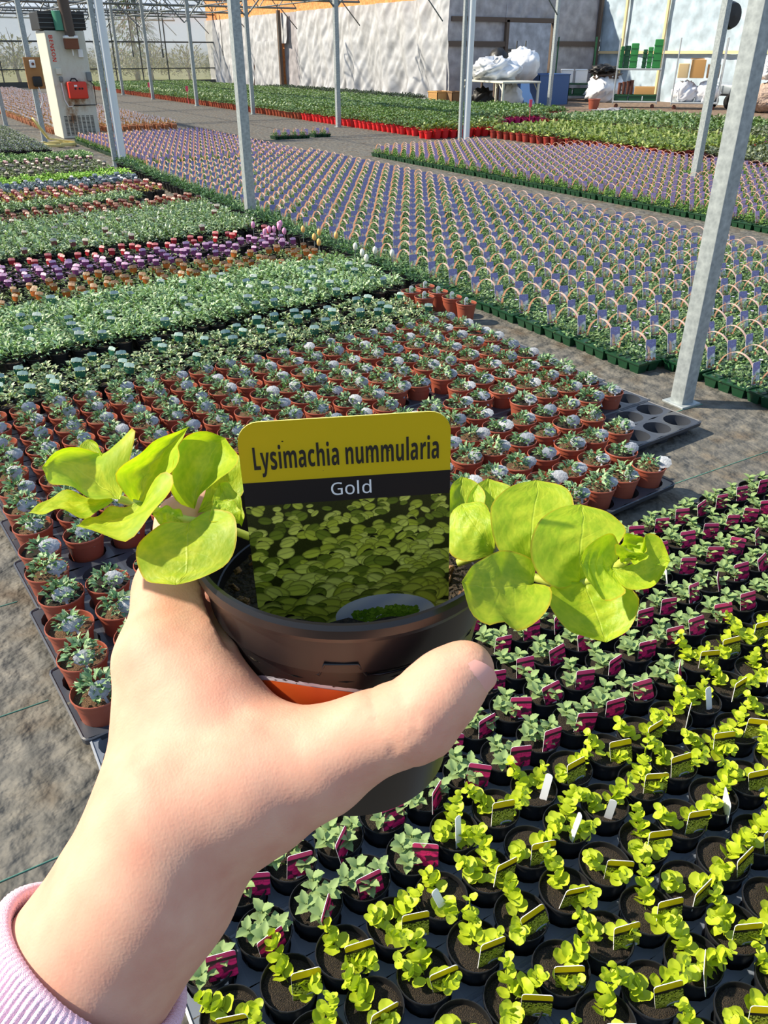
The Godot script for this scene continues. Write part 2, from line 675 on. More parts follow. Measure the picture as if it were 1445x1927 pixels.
# ---------------------------------------------------------------- the plant in the hand
# blades traced as base, one edge, midrib, other edge, tip; tenths of a millimetre from the pot's base
const LEAVES := [
	[[-666,1176,-325], [-733,1218,-285,-787,1255,-289,-837,1283,-310,-862,1289,-356], [-701,1185,-432,-743,1212,-530,-798,1257,-539], [-608,1188,-460,-530,1291,-592,-617,1209,-641,-716,1252,-621,-805,1292,-539], [-864,1293,-441]],
	[[-655,1152,-410], [-650,1186,-511,-650,1223,-617,-657,1238,-685], [-651,1184,-564,-657,1206,-663], [-678,1186,-527,-696,1204,-631,-706,1219,-700], [-672,1236,-719]],
	[[-686,1186,-316], [-776,1179,-257,-846,1209,-278,-903,1198,-319], [-768,1186,-324,-849,1191,-362], [-753,1182,-394,-825,1198,-434,-898,1189,-404], [-939,1183,-370]],
	[[-607,1131,-340], [-649,1193,-300,-666,1243,-330,-643,1263,-357,-561,1284,-417,-477,1291,-466], [-566,1181,-404,-507,1209,-469,-439,1254,-486], [-528,1199,-313,-456,1281,-326,-422,1286,-417], [-362,1299,-498]],
	[[-602,1160,-303], [-555,1228,-295,-523,1272,-252,-514,1272,-206,-553,1244,-157,-638,1186,-114,-706,1160,-95,-750,1164,-138], [-622,1154,-271,-678,1154,-236,-747,1156,-225], [-651,1156,-316,-708,1159,-312,-768,1159,-293], [-823,1164,-248]],
	[[-442,1099,-275], [-502,1159,-243,-507,1211,-282,-467,1253,-367,-394,1294,-432,-320,1290,-454], [-398,1137,-356,-335,1191,-408,-288,1234,-437], [-427,1164,-242,-379,1205,-229,-308,1231,-231,-272,1254,-280], [-267,1273,-397]],
	[[-496,1121,-160], [-573,1140,-164,-651,1124,-147,-689,1084,-101,-687,1047,-21], [-527,1114,-93,-552,1091,-25,-574,1065,20], [-422,1166,-133,-382,1170,-58,-402,1135,21,-458,1089,73,-527,1063,77], [-618,1046,47]],
	[[-336,1080,-119], [-363,1124,-110,-409,1143,-151,-407,1159,-187], [-344,1129,-156,-351,1154,-205], [-317,1118,-133,-313,1154,-182,-328,1191,-229], [-354,1183,-253]],
	[[-509,1109,-186], [-556,1122,-170,-589,1137,-199], [-536,1129,-203,-562,1142,-227], [-504,1139,-204,-530,1148,-253], [-591,1147,-234]],
	[[-403,1017,-385], [-360,1065,-418,-305,1138,-463], [-314,1055,-411,-250,1129,-451], [-298,1024,-354,-226,1072,-371,-202,1150,-423], [-213,1171,-484]],
	[[-355,1114,-85], [-412,1140,-70,-445,1154,-99], [-380,1144,-107,-394,1158,-152], [-344,1156,-94,-349,1169,-133], [-398,1171,-177]],
	[[409,917,218], [325,976,155,361,1031,72,419,1080,5], [403,987,140,440,1030,51], [438,992,170,501,1048,102,519,1082,36], [482,1091,-19]],
	[[448,936,255], [398,986,178,424,1034,93,492,1070,41], [492,990,177,539,1034,94], [513,992,255,576,1052,198,606,1075,119], [565,1086,33]],
	[[382,978,322], [273,986,319,243,993,256,283,1028,188,325,1068,146], [350,1047,283,349,1080,206], [379,1065,315,405,1106,248,410,1109,195], [367,1090,143]],
	[[457,968,426], [371,1008,402,361,1061,334,406,1119,254,495,1156,227], [475,1055,391,535,1106,325,587,1141,278], [499,1037,485,594,1104,456,650,1142,383,660,1159,309], [615,1156,231]],
	[[509,992,603], [401,1007,609,357,1055,564,370,1119,501,444,1157,452,531,1172,439], [504,1072,585,543,1126,545,595,1151,491], [541,1068,651,610,1126,638,668,1145,606,666,1159,528], [615,1168,452]],
	[[354,1010,553], [355,1041,626,306,1023,677,247,1001,697,183,992,692,143,1017,665,95,1021,661,66,1055,620], [250,1041,564,168,1070,563,116,1092,558], [382,1053,513,326,1101,474,238,1114,480,145,1127,511], [73,1119,555]],
	[[508,995,613], [559,1027,676,580,1022,745,574,996,786,510,943,812], [494,964,667,480,933,720,468,910,755], [421,1014,590,371,1001,595,354,966,650,366,930,708,405,916,754], [457,897,785]],
	[[556,1072,683], [534,1056,735,520,1041,765,470,1031,754,444,1054,710], [522,1085,668,489,1095,655], [570,1132,678,558,1185,662,509,1173,641,466,1143,636], [445,1109,647]],
	[[544,1081,684], [572,1112,733,602,1161,731,622,1194,721,657,1186,747], [575,1086,725,617,1095,758,647,1112,778], [531,1060,730,544,1055,783,597,1080,810], [657,1132,797]],
	[[550,1111,707], [512,1164,717,498,1191,717,503,1194,731], [556,1139,732,561,1157,750], [532,1151,764,548,1164,791], [564,1179,791]],
	[[544,1128,706], [561,1157,683,591,1185,682], [599,1139,690,624,1153,696], [581,1135,723,610,1154,740], [626,1180,719]],
	[[542,1145,734], [542,1161,722,555,1179,718], [567,1153,729,579,1166,727], [552,1156,759,570,1169,760], [580,1183,744]],
]
const STEMS := [
	[-305,1018,-139,-412,1078,-189,-496,1114,-196,-612,1146,-313,-667,1173,-337],
	[297,918,231,393,967,309,411,976,488,470,972,566,514,989,608,560,1068,675,564,1145,733],
]
# arm, palm and fingers as tapering bones: from, radius, to, radius; tenths of a millimetre from the pot's base
const BONES := [
	[-596,621,174,150, -550,730,6,95],
	[-550,730,6,95, -515,841,-156,75],
	[-1690,-444,519,310, -909,288,403,254],
	[-909,288,403,250, -771,427,337,250],
	[-772,435,344,260, -577,520,415,215],
	[-577,520,415,210, -388,603,511,150],
	[-388,603,511,150, -255,690,570,114],
	[-255,690,570,112, -130,757,640,115],
	[-130,757,640,113, -25,840,645,96],
	[-25,840,645,96, 40,876,646,80],
	[-789,362,289,220, -695,684,-35,145],
	[-670,481,333,220, -655,665,82,150],
	[-491,561,425,160, -600,635,189,150],
	[-600,635,189,150, -659,729,-44,125],
	[-678,715,-59,130, -580,839,-234,108],
	[-580,839,-234,105, -430,933,-478,95],
	[-430,933,-478,92, -191,943,-599,85],
	[-191,943,-599,82, 51,923,-631,72],
	[-800,231,210,200, -708,433,-114,140],
	[-762,184,238,180, -698,209,-64,130],
	[-704,449,-123,110, -459,568,-396,95],
	[-459,568,-396,92, -123,547,-518,82],
	[-123,547,-518,82, 120,520,-464,70],
	[-701,290,-94,105, -437,340,-295,90],
	[-437,340,-295,88, -122,324,-394,80],
	[-122,324,-394,78, 102,292,-347,68],
	[-678,192,-41,95, -410,132,-191,80],
	[-410,132,-191,78, -141,99,-279,70],
	[-141,99,-279,70, 41,69,-245,60],
]

func pts(flat: Array) -> Array:
	var out := []
	for k in range(0, flat.size(), 3):
		out.append(Vector3(flat[k], flat[k + 1], flat[k + 2]) * 0.0001)
	return out

func resample(c: Array, n: int) -> Array:
	var fine := []
	for k in c.size() - 1:
		var a: Vector3 = c[maxi(k - 1, 0)]
		var d: Vector3 = c[mini(k + 2, c.size() - 1)]
		for s in 10:
			fine.append(c[k].cubic_interpolate(c[k + 1], a, d, s / 10.0))
	fine.append(c[-1])
	var at := [0.0]
	for k in fine.size() - 1:
		at.append(at[k] + fine[k].distance_to(fine[k + 1]))
	var out := []
	var j := 0
	for k in n:
		var w: float = at[-1] * k / (n - 1.0)
		while j < fine.size() - 2 and at[j + 1] < w:
			j += 1
		out.append(fine[j].lerp(fine[j + 1], clampf((w - at[j]) / maxf(1e-9, at[j + 1] - at[j]), 0, 1)))
	return out

func held_leaf(d: Array) -> ArrayMesh:
	var b := MB.new()
	var base: Vector3 = pts(d[0])[0]
	var tip: Vector3 = pts(d[4])[0]
	var l := resample([base] + pts(d[1]) + [tip], 22)
	var m := resample([base] + pts(d[2]) + [tip], 22)
	var r := resample([base] + pts(d[3]) + [tip], 22)
	var rs := []
	var up: Vector3 = (l[11] - m[11]).cross(tip - base).normalized()
	var ph := base.x * 900.0
	for k in 22:
		var row := PackedVector3Array()
		for q in 13:
			var t := q / 6.0 - 1.0
			var wave := 0.0009 * t * t * sin(k * 0.75 + ph + (2.0 if t > 0.0 else 0.0)) * sin(PI * k / 21.0) + 0.00035 * (1.0 - absf(t)) * sin(k * 1.4 + absf(t) * 5.0)
			row.append(l[k] * (t * (t - 1.0) * 0.5) + m[k] * (1.0 - t * t) + r[k] * (t * (t + 1.0) * 0.5) + up * wave)
		rs.append(row)
	b.rows(rs)
	return b.mesh()

func pot_mesh(scale: float, seg: int) -> ArrayMesh:
	# lip, collar, step and tapering body, with a wall thickness; 0.1 m high at scale 1
	var prof := [Vector2(0.0, 0.004), Vector2(0.034, 0.004), Vector2(0.035, 0.0), Vector2(0.037, 0.0), Vector2(0.0465, 0.078), Vector2(0.0488, 0.0795), Vector2(0.0504, 0.0935), Vector2(0.0520, 0.0938), Vector2(0.0526, 0.0955), Vector2(0.0526, 0.0985), Vector2(0.0518, 0.1), Vector2(0.0506, 0.1), Vector2(0.0498, 0.0985), Vector2(0.047, 0.078), Vector2(0.0445, 0.06)]
	for k in prof.size():
		prof[k] *= scale
	var b := MB.new()
	b.lathe(prof, seg)
	return b.mesh()

func soil_mesh(r: float, y: float, bump: float, seed_: int) -> ArrayMesh:
	var g := RandomNumberGenerator.new()
	g.seed = seed_
	var b := MB.new()
	var rs := []
	for k in 6:
		var ring := PackedVector3Array()
		for q in 18:
			var a := -TAU * q / 18.0
			var rr := r * k / 5.0
			ring.append(Vector3(cos(a) * rr, y + (g.randf_range(-1, 1) * bump if k < 5 else -bump), sin(a) * rr))
		rs.append(ring)
	rs.reverse()
	b.rows(rs, true)
	return b.mesh()

func label_mesh(w: float, top: float, bottom: float, round_: float, thick: float, print_mat: Material, back: Material, v_top: float, v_bottom: float) -> ArrayMesh:
	# a plastic label in the xy plane that faces +z, its spike running down to `bottom`
	var outline := PackedVector2Array()
	for k in 7:
		var a := PI * 0.5 * k / 6.0
		outline.append(Vector2(w * 0.5 - round_ + cos(a) * round_, top - round_ + sin(a) * round_))
	for k in 7:
		var a := PI * 0.5 + PI * 0.5 * k / 6.0
		outline.append(Vector2(-w * 0.5 + round_ + cos(a) * round_, top - round_ + sin(a) * round_))
	outline.append(Vector2(-w * 0.5, v_bottom))
	outline.append(Vector2(w * 0.5, v_bottom))
	var idx := Geometry2D.triangulate_polygon(outline)
	var front := MB.new()
	var rest := MB.new()
	for q in outline:
		front.p(Vector3(q.x, q.y, thick * 0.5), Vector2(q.x / w + 0.5, clampf((v_top - q.y) / (v_top - v_bottom), 0, 1)))
	for q in outline:
		rest.p(Vector3(q.x, q.y, -thick * 0.5))
	for k in range(0, idx.size(), 3):
		var a := outline[idx[k]]
		var e := outline[idx[k + 1]]
		var f := outline[idx[k + 2]]
		if (e - a).cross(f - a) > 0:
			front.tri(idx[k], idx[k + 1], idx[k + 2])
			rest.tri(idx[k], idx[k + 2], idx[k + 1])
		else:
			front.tri(idx[k], idx[k + 2], idx[k + 1])
			rest.tri(idx[k], idx[k + 1], idx[k + 2])
	for k in outline.size():
		var a := outline[k]
		var e := outline[(k + 1) % outline.size()]
		rest.face(Vector3(a.x, a.y, -thick * 0.5), Vector3(e.x, e.y, -thick * 0.5), Vector3(e.x, e.y, thick * 0.5), Vector3(a.x, a.y, thick * 0.5))
	rest.box(Vector3(0, (bottom + v_bottom) * 0.5, 0), Vector3(w * 0.25, v_bottom - bottom, thick))
	var m := front.mesh(print_mat)
	return rest.mesh(back, m)

func lettering(text: String, height: float, width: float, bold := true) -> ArrayMesh:
	# flat raised print, its lower left corner at the origin
	var f := SystemFont.new()
	f.font_names = PackedStringArray(["Droid Sans"])
	f.font_weight = 700 if bold else 400
	var t := TextMesh.new()
	t.text = text
	t.font = f
	t.font_size = 64
	t.pixel_size = 0.01
	t.depth = 0.02
	t.curve_step = 1.0
	t.horizontal_alignment = HORIZONTAL_ALIGNMENT_LEFT
	var box := t.get_aabb()
	var sx := width / maxf(box.size.x, 0.001)
	var sy := height / maxf(box.size.y, 0.001)
	var st := SurfaceTool.new()
	for s in t.get_surface_count():
		st.append_from(t, s, Transform3D(Basis.from_scale(Vector3(sx, sy, 0.006)), Vector3(-box.position.x * sx, -box.position.y * sy, 0.0)))
	return st.commit()

func build_held():
	var o := thing("potted_plant", "golden creeping plant in black pot held up in the hand, with large yellow label", "potted plant", POT)
	part(o, "pot", pot_mesh(1.0, 72), M.held_pot, Vector3(0, 0.002, 0))
	part(o, "soil", soil_mesh(0.0468, 0.078, 0.0022, 4), M.soil_dark)
	# crumbs of bark on the compost
	var crumbs := MB.new()
	for k in 60:
		var a := rnd(0, TAU)
		var r := sqrt(rng.randf()) * 0.044
		crumbs.xf = Transform3D(Basis.from_euler(Vector3(rnd(0, 3), rnd(0, 3), rnd(0, 3))), Vector3(cos(a) * r, 0.0795, sin(a) * r))
		crumbs.box(Vector3.ZERO, Vector3(rnd(0.002, 0.006), rnd(0.001, 0.003), rnd(0.0015, 0.003)), 0.0004)
	tag(part(o, "bark_crumbs", crumbs, M.soil_light), "brown bark crumbs", "", "", "stuff")
	# moulded notch line under the collar at the front
	var fr := Vector3(-0.46, 0, 0.89).normalized()
	var base_a := atan2(fr.z, fr.x)
	var notch := []
	for e in [[-0.9, 0.0775], [-0.22, 0.0765], [-0.17, 0.0835], [0.03, 0.0835], [0.09, 0.0765], [0.8, 0.0775]]:
		var n0 := notch.size()
		var a: float = base_a - e[0]
		var y: float = e[1]
		var rr := 0.0372 + (0.0465 - 0.0372) * y / 0.078 if y < 0.078 else 0.0488 + (y - 0.0795) * 0.11
		if n0 and absf(e[0]) > 0.3:
			for s in range(1, 8):
				var a2: float = lerpf(base_a - (0.09 if e[0] > 0 else -0.9), a, s / 8.0)
				notch.append(Vector3(cos(a2) * 0.0475, 0.0768, sin(a2) * 0.0475))
		notch.append(Vector3(cos(a) * (rr + 0.0004), y, sin(a) * (rr + 0.0004)))
	var nb := MB.new()
	nb.tube(notch, 0.0005, 6)
	part(o, "moulded_line", nb, M.held_pot, Vector3(0, 0.002, 0))
	# orange oval print on the front of the pot
	for ring in 2:
		var pr := MB.new()
		var rs := []
		for k in 17:
			var row := PackedVector3Array()
			var t := sin(PI * (k / 16.0 - 0.5))
			var half := sqrt(maxf(0.0, 1.0 - t * t)) * (0.62 if ring == 0 else 0.57)
			for q in 15:
				var a := base_a + 0.26 - (q / 7.0 - 1.0) * half
				var y := 0.0590 + t * (0.0150 if ring == 0 else 0.0135)
				var rr := 0.037 + 0.0095 * (y - 0.002) / 0.078 + (0.0004 if ring == 0 else 0.0006)
				row.append(Vector3(cos(a) * rr, y, sin(a) * rr))
			rs.append(row)
		pr.rows(rs, false, false)
		part(o, "oval_border" if ring == 0 else "orange_oval", pr, M.pale_print if ring == 0 else M.orange_print)
	# the label
	var X := Vector3(0.9066, 0.0235, 0.4213).normalized()
	var Y := Vector3(-0.0032, 0.9988, -0.0488)
	Y = (Y - X * X.dot(Y)).normalized()
	var lt := Transform3D(Basis(X, Y, X.cross(Y)), Vector3(-0.0072, 0.088, 0.0164))
	var lab := part(o, "label", label_mesh(0.0636, 0.063, -0.045, 0.0065, 0.0006, M.print_label, M.label_edge, 0.063, -0.012), null, lt)
	tag(lab, "yellow and black printed plant label with a picture of leaves")
	part(lab, "lettering", lettering("Lysimachia nummularia", 0.0103, 0.0560), M.ink, Vector3(-0.0278, 0.0452, 0.00034))
	part(lab, "lettering", lettering("Gold", 0.0046, 0.0124, false), M.white_ink, Vector3(-0.0052, 0.0375, 0.00034))
	for d in STEMS:
		var path := resample(pts(d), 30)
		var sb := MB.new()
		sb.tube(path, 0.0014, 8)
		part(o, "stem", sb, M.held_stem)
	for d in LEAVES:
		part(o, "leaf", held_leaf(d), M.held_leaf)
	build_person()

# folds of skin over the thumb's joint
const CREASES := [[-188, 726, 608], [-140, 753, 634], [-118, 766, 640]]
const THUMB := Vector3(0.84, 0.45, 0.30)
var bones := []

func bone_distance(p: Vector3, b: Array) -> float:
	var pa: Vector3 = p - b[0]
	var h := clampf(pa.dot(b[2]) * b[4], 0.0, 1.0)
	return (pa - b[2] * h).length() - lerpf(b[1], b[3], h)

func body_distance(p: Vector3, set_: Array) -> float:
	var d := 1.0
	for b in set_:
		var e := bone_distance(p, b)
		var h := maxf(0.007 - absf(d - e), 0.0) / 0.007
		d = minf(d, e) - h * h * 0.007 * 0.25
	for c in CREASES:
		var o := Vector3(c[0], c[1], c[2]) * 0.0001 - p
		if o.length_squared() < 0.0003:
			var s := o.dot(THUMB) + 0.0012 * sin(p.y * 900.0)
			d += 0.00055 * exp(-s * s / 0.0000006)
	# the pot presses into the skin
	var rr := Vector2(p.x, p.z).length()
	var wall := 0.037 + 0.0095 * p.y / 0.078 if p.y < 0.078 else 0.0510
	var q := maxf(maxf(rr - wall - 0.0002, p.y - 0.1), -p.y)
	return maxf(d, -q)

func build_person():
	var o := thing("person", "left hand and forearm in pink ribbed cuff gripping the black pot, thumb in front", "person", POT)
	for d in BONES:
		var a := Vector3(d[0], d[1], d[2]) * 0.0001
		var e := Vector3(d[4], d[5], d[6]) * 0.0001
		bones.append([a, d[3] * 0.0001, e - a, d[7] * 0.0001, 1.0 / (e - a).length_squared()])
	var cell := 0.0014
	var n := 5  # cells along a block
	var lo := Vector3(-0.20, -0.075, -0.085)
	var size := Vector3i(38, 29, 28)
	var value := {}
	var blocks := []
	for bx in size.x:
		for by in size.y:
			for bz in size.z:
				var c := lo + (Vector3(bx, by, bz) + Vector3.ONE * 0.5) * cell * n
				var near := []
				var best := 1.0
				for b in bones:
					var e := bone_distance(c, b)
					best = minf(best, e)
					near.append(e)
				if best > 0.0105:
					continue
				if best < -0.022:
					continue
				var set_ := []
				for k in bones.size():
					if near[k] < best + 0.028:
						set_.append(bones[k])
				blocks.append(Vector3i(bx, by, bz))
				for x in n + 1:
					for y in n + 1:
						for z in n + 1:
							var key := Vector3i(bx * n + x, by * n + y, bz * n + z)
							if not value.has(key):
								value[key] = body_distance(lo + Vector3(key) * cell, set_)
	var b := MB.new()
	var vert := {}
	var corners := []
	for k in 8:
		corners.append(Vector3i(k & 1, (k >> 1) & 1, (k >> 2) & 1))
	for bl in blocks:
		for x in n:
			for y in n:
				for z in n:
					var key := Vector3i(bl.x * n + x, bl.y * n + y, bl.z * n + z)
					var vals := []
					var neg := 0
					for k in 8:
						var w: float = value[key + corners[k]]
						vals.append(w)
						if w < 0.0:
							neg += 1
					if neg == 0 or neg == 8:
						continue
					var s := Vector3.ZERO
					var cnt := 0
					for k in 8:
						for ax in [1, 2, 4]:
							if k & ax:
								continue
							var w1: float = vals[k]
							var w2: float = vals[k | ax]
							if (w1 < 0.0) != (w2 < 0.0):
								s += Vector3(corners[k]).lerp(Vector3(corners[k | ax]), w1 / (w1 - w2))
								cnt += 1
					vert[key] = b.p(lo + (Vector3(key) + s / cnt) * cell)
	for key in vert:
		for ax in 3:
			var d := Vector3i.ZERO
			d[ax] = 1
			if not value.has(key + d):
				continue
			var w1: float = value[key]
			var w2: float = value[key + d]
			if (w1 < 0.0) == (w2 < 0.0):
				continue
			var u := Vector3i.ZERO
			u[(ax + 1) % 3] = 1
			var t := Vector3i.ZERO
			t[(ax + 2) % 3] = 1
			if vert.has(key - u) and vert.has(key - t) and vert.has(key - u - t):
				if w1 < 0.0:
					b.quad(vert[key - u - t], vert[key - t], vert[key], vert[key - u])
				else:
					b.quad(vert[key - u], vert[key], vert[key - t], vert[key - u - t])
	part(o, "hand_and_forearm", b, M.skin)
	# thumb nail: a curved plate on the last joint
	var nl := MB.new()
	var ax := (Vector3(40, 876, 646) - Vector3(-25, 840, 645)).normalized()
	var out_ := Vector3(0.36, 0.45, 0.80)
	out_ = (out_ - ax * out_.dot(ax)).normalized()
	var side := ax.cross(out_)
	var rs := []
	for k in 8:
		var t := k / 7.0
		var row := PackedVector3Array()
		for q in 9:
			var u := q / 4.0 - 1.0
			var a := u * lerpf(0.72, 0.80, sin(t * PI))
			var back := 0.0022 * u * u * (1.0 if t < 0.3 else (-1.0 if t > 0.7 else 0.0))
			var r := lerpf(0.0100, 0.0090, t)
			row.append(Vector3(-20, 842, 645) * 0.0001 + ax * (t * 0.0118 + back) + (out_ * cos(a) + side * sin(a)) * r)
		rs.append(row)
	nl.rows(rs, false, true)
	part(o, "thumb_nail", nl, M.nail)
	# ribbed cuff: fine ribs run along the arm
	var c0 := Vector3(-1097, 110, 433) * 0.0001
	var dn := (Vector3(-1690, -444, 519) * 0.0001 - c0).normalized()
	var s1 := dn.cross(Vector3.UP).normalized()
	var s2 := s1.cross(dn)
	var cuff := MB.new()
	rs = []
	for e in [[0.030, -0.0046], [0.008, -0.0042], [0.0015, -0.0036], [0.0, -0.002], [0.0004, 0.0], [0.002, 0.0012], [0.02, 0.0016], [0.06, 0.0022], [0.10, 0.003], [0.14, 0.004], [0.25, 0.008], [0.38, 0.013]]:
		var row := PackedVector3Array()
		for q in 832:
			var a := TAU * q / 832.0
			var rib := 0.0011 * absf(sin(a * 52.0)) * clampf(e[0] / 0.004, 0.25, 1.0)
			var wob := 0.0012 * sin(a * 3.0 + e[0] * 30.0)
			row.append(c0 + dn * (e[0] + 0.0015 * sin(a * 2.0)) + (s1 * cos(a) + s2 * sin(a)) * (0.0308 + e[1] + rib + wob))
		rs.append(row)
	cuff.rows(rs, true, false)
	cuff.fan(rs[-1], false)
	tag(part(o, "sleeve_cuff", cuff, M.knit), "pale pink ribbed knit cuff")

# ---------------------------------------------------------------- near beds
func round_leaf(seed_: int) -> ArrayMesh:
	# a round, cupped leaf one unit long from its base at the origin towards +z
	var g := RandomNumberGenerator.new()
	g.seed = seed_
	var b := MB.new()
	var cup := g.randf_range(0.10, 0.26)
	var wave := g.randf_range(0.02, 0.07)
	var ph := g.randf() * TAU
	var o := b.p(Vector3(0, 0.0, 0.5), Vector2(0.5, 0.5))
	var inner := []
	var outer := []
	for k in 12:
		var a := TAU * k / 12.0
		var r := 0.5 * (1.0 + 0.06 * cos(a * 3.0 + ph))
		var q := Vector3(sin(a) * r * 1.02, 0, 0.5 - cos(a) * r)
		if k == 0:
			q.z = 0.04
		var mid := Vector3(q.x * 0.55, 0.02 + 0.3 * cup * absf(q.x), 0.5 + (q.z - 0.5) * 0.55)
		inner.append(b.p(mid, Vector2(0.5 + mid.x, mid.z)))
		q.y = cup * (q.x * q.x + (q.z - 0.5) * (q.z - 0.5)) * 2.2 + wave * sin(a * 4.0 + ph)
		outer.append(b.p(q, Vector2(0.5 + q.x, q.z)))
	for k in 12:
		var j := (k + 1) % 12
		b.tri(o, inner[k], inner[j])
		b.quad(inner[k], outer[k], outer[j], inner[j])
	return b.mesh()

func toothed_leaf(seed_: int) -> ArrayMesh:
	# an ovate leaf with a toothed edge and a folded midrib, one unit long towards +z
	var g := RandomNumberGenerator.new()
	g.seed = seed_
	var b := MB.new()
	var droop := g.randf_range(0.1, 0.35)
	var rs := []
	for k in 9:
		var t := k / 8.0
		var w := 0.30 * pow(sin(PI * pow(t, 0.75) * 0.98 + 0.03), 0.8)
		if k % 2 == 0 and k > 0 and k < 8:
			w *= 1.2
		var y := 0.22 * t - droop * t * t
		rs.append(PackedVector3Array([Vector3(-w, y + w * 0.35, t), Vector3(-w * 0.5, y + w * 0.22, t), Vector3(0, y, t), Vector3(w * 0.5, y + w * 0.22, t), Vector3(w, y + w * 0.35, t)]))
	b.rows(rs, false, true)
	return b.mesh()

func shade_of(col: Color, by: float) -> Color:
	var k := 1.0 + rnd(-by, by)
	return Color(clampf(col.r * k * (1.0 + rnd(-by, by) * 0.4), 0, 1), clampf(col.g * k, 0, 1), clampf(col.b * k * (1.0 + rnd(-by, by) * 0.4), 0, 1))

func aim(dir: Vector3, up: Vector3, at: Vector3, size: float) -> Transform3D:
	var z := dir.normalized()
	var x := up.cross(z).normalized()
	return Transform3D(Basis(x, z.cross(x), z).scaled_local(Vector3.ONE * size), at)

func stem_part(o: Node3D, path: Array, r: float, m: Material) -> MeshInstance3D:
	var b := MB.new()
	b.tint = c8(150, 160, 70).srgb_to_linear()
	b.tube(path, r, 5)
	return part(o, "shoot", b, m)

func lime_proto(variant: int) -> Node3D:
	var o := Node3D.new()
	part(o, "pot", K.small_pot, M.black_pot)
	part(o, "soil", K.small_soil[variant % 3], M.soil_dark)
	var n: int = [2, 3, 2][variant % 3]
	var a0 := rnd(0, TAU)
	for s in n:
		var a := a0 + TAU * s / n + rnd(-0.5, 0.5)
		var dir := Vector3(cos(a), 0, sin(a))
		var side := Vector3(-dir.z, 0, dir.x)
		var l := rnd(0.05, 0.085)
		var bend := rnd(-0.4, 0.4)
		var lift := rnd(0.2, 0.65)
		var path := []
		for k in 10:
			var t := k / 9.0
			path.append(dir * (0.006 + l * t * 0.72) + side * (bend * l * t * t) + Vector3(rnd(-1, 1) * 0.0006, 0.088 + 0.012 * sin(minf(t * 2.2, 1.57)) + l * lift * t * t, 0))
		var sh := stem_part(o, path, 0.001, M.lime_leaf)
		var pairs := int(l / 0.0098)
		for k in pairs:
			var t := (k + 0.8) / pairs
			var f := t * 9.0
			var at: Vector3 = path[mini(int(f), 8)].lerp(path[mini(int(f), 8) + 1], f - floorf(f))
			var fw: Vector3 = (path[mini(int(f) + 1, 9)] - path[mini(int(f), 8)]).normalized()
			var sz := lerpf(0.027, 0.016, t * t) * rnd(0.85, 1.15)
			for sd in [-1.0, 1.0]:
				var out: Vector3 = side * sd if k % 2 == 0 else fw.cross(side) * sd
				if k % 2 == 1:
					out = (Vector3.UP * 0.8 * sd + side * rnd(-0.6, 0.6) + fw * 0.3).normalized()
				var d: Vector3 = (out + fw * rnd(0.15, 0.6) + Vector3.UP * rnd(0.0, 0.35)).normalized()
				var up := (Vector3.UP + Vector3(rnd(-0.4, 0.4), 0, rnd(-0.4, 0.4)) + fw * 0.5).normalized()
				if absf(d.dot(up)) > 0.9:
					up = fw
				part(sh, "leaf", K.round_leaf[rng.randi() % 4], M.lime_leaf, aim(d, up, at, sz))
	return o

func pink_proto(variant: int) -> Node3D:
	var o := Node3D.new()
	part(o, "pot", K.small_pot, M.black_pot)
	part(o, "soil", K.small_soil[variant % 3], M.soil_dark)
	var n := 3 + variant % 2
	var a0 := rnd(0, TAU)
	for s in n:
		var a := a0 + TAU * s / n + rnd(-0.4, 0.4)
		var root := Vector3(cos(a), 0, sin(a)) * rnd(0.004, 0.014)
		var top := root * 2.0 + Vector3(cos(a) * 0.014, rnd(0.022, 0.045), sin(a) * 0.014)
		var y0 := Vector3(0, 0.086, 0)
		var sh := stem_part(o, [root + y0, (root + top) * 0.5 + y0, top + y0], 0.0013, M.sage_leaf)
		for k in 7:
			var t := 0.35 + 0.65 * k / 6.0
			var b := a + k * 2.4
			var d := Vector3(cos(b), lerpf(0.1, 0.5, t), sin(b)).normalized()
			part(sh, "leaf", K.toothed_leaf[rng.randi() % 4], M.sage_leaf, aim(d, Vector3.UP, root.lerp(top, t) + y0, lerpf(0.037, 0.025, t) * rnd(0.85, 1.15)))
	return o

func bush(n: int, r: float, h: float, l: float, w: float, cols: Array, seed_: int, y0 := 0.0, spiky := 0.3) -> ArrayMesh:
	# foliage: leaves set over a low dome
	var g := RandomNumberGenerator.new()
	g.seed = seed_
	var b := MB.new()
	for k in n:
		var a := g.randf() * TAU
		var q := sqrt(g.randf())
		var dome := sqrt(maxf(0.0, 1.0 - q * q * 0.8))
		var at := Vector3(cos(a) * r * q, y0 + h * dome * g.randf_range(0.35, 1.0), sin(a) * r * q)
		var d := Vector3(cos(a) * (0.4 + q) + g.randf_range(-0.8, 0.8), g.randf_range(-0.1, 0.9) + spiky, sin(a) * (0.4 + q) + g.randf_range(-0.8, 0.8)).normalized()
		var up := Vector3(g.randf_range(-0.5, 0.5), 1.0, g.randf_range(-0.5, 0.5)).normalized()
		var col: Color = cols[g.randi() % cols.size()]
		var v := g.randf_range(0.8, 1.2)
		b.tint = Color(col.r * v, col.g * v, col.b * v).srgb_to_linear()
		b.blade(at, d, up, l * g.randf_range(0.7, 1.3), w * g.randf_range(0.8, 1.2), g.randf_range(0.05, 0.35))
	return b.mesh()

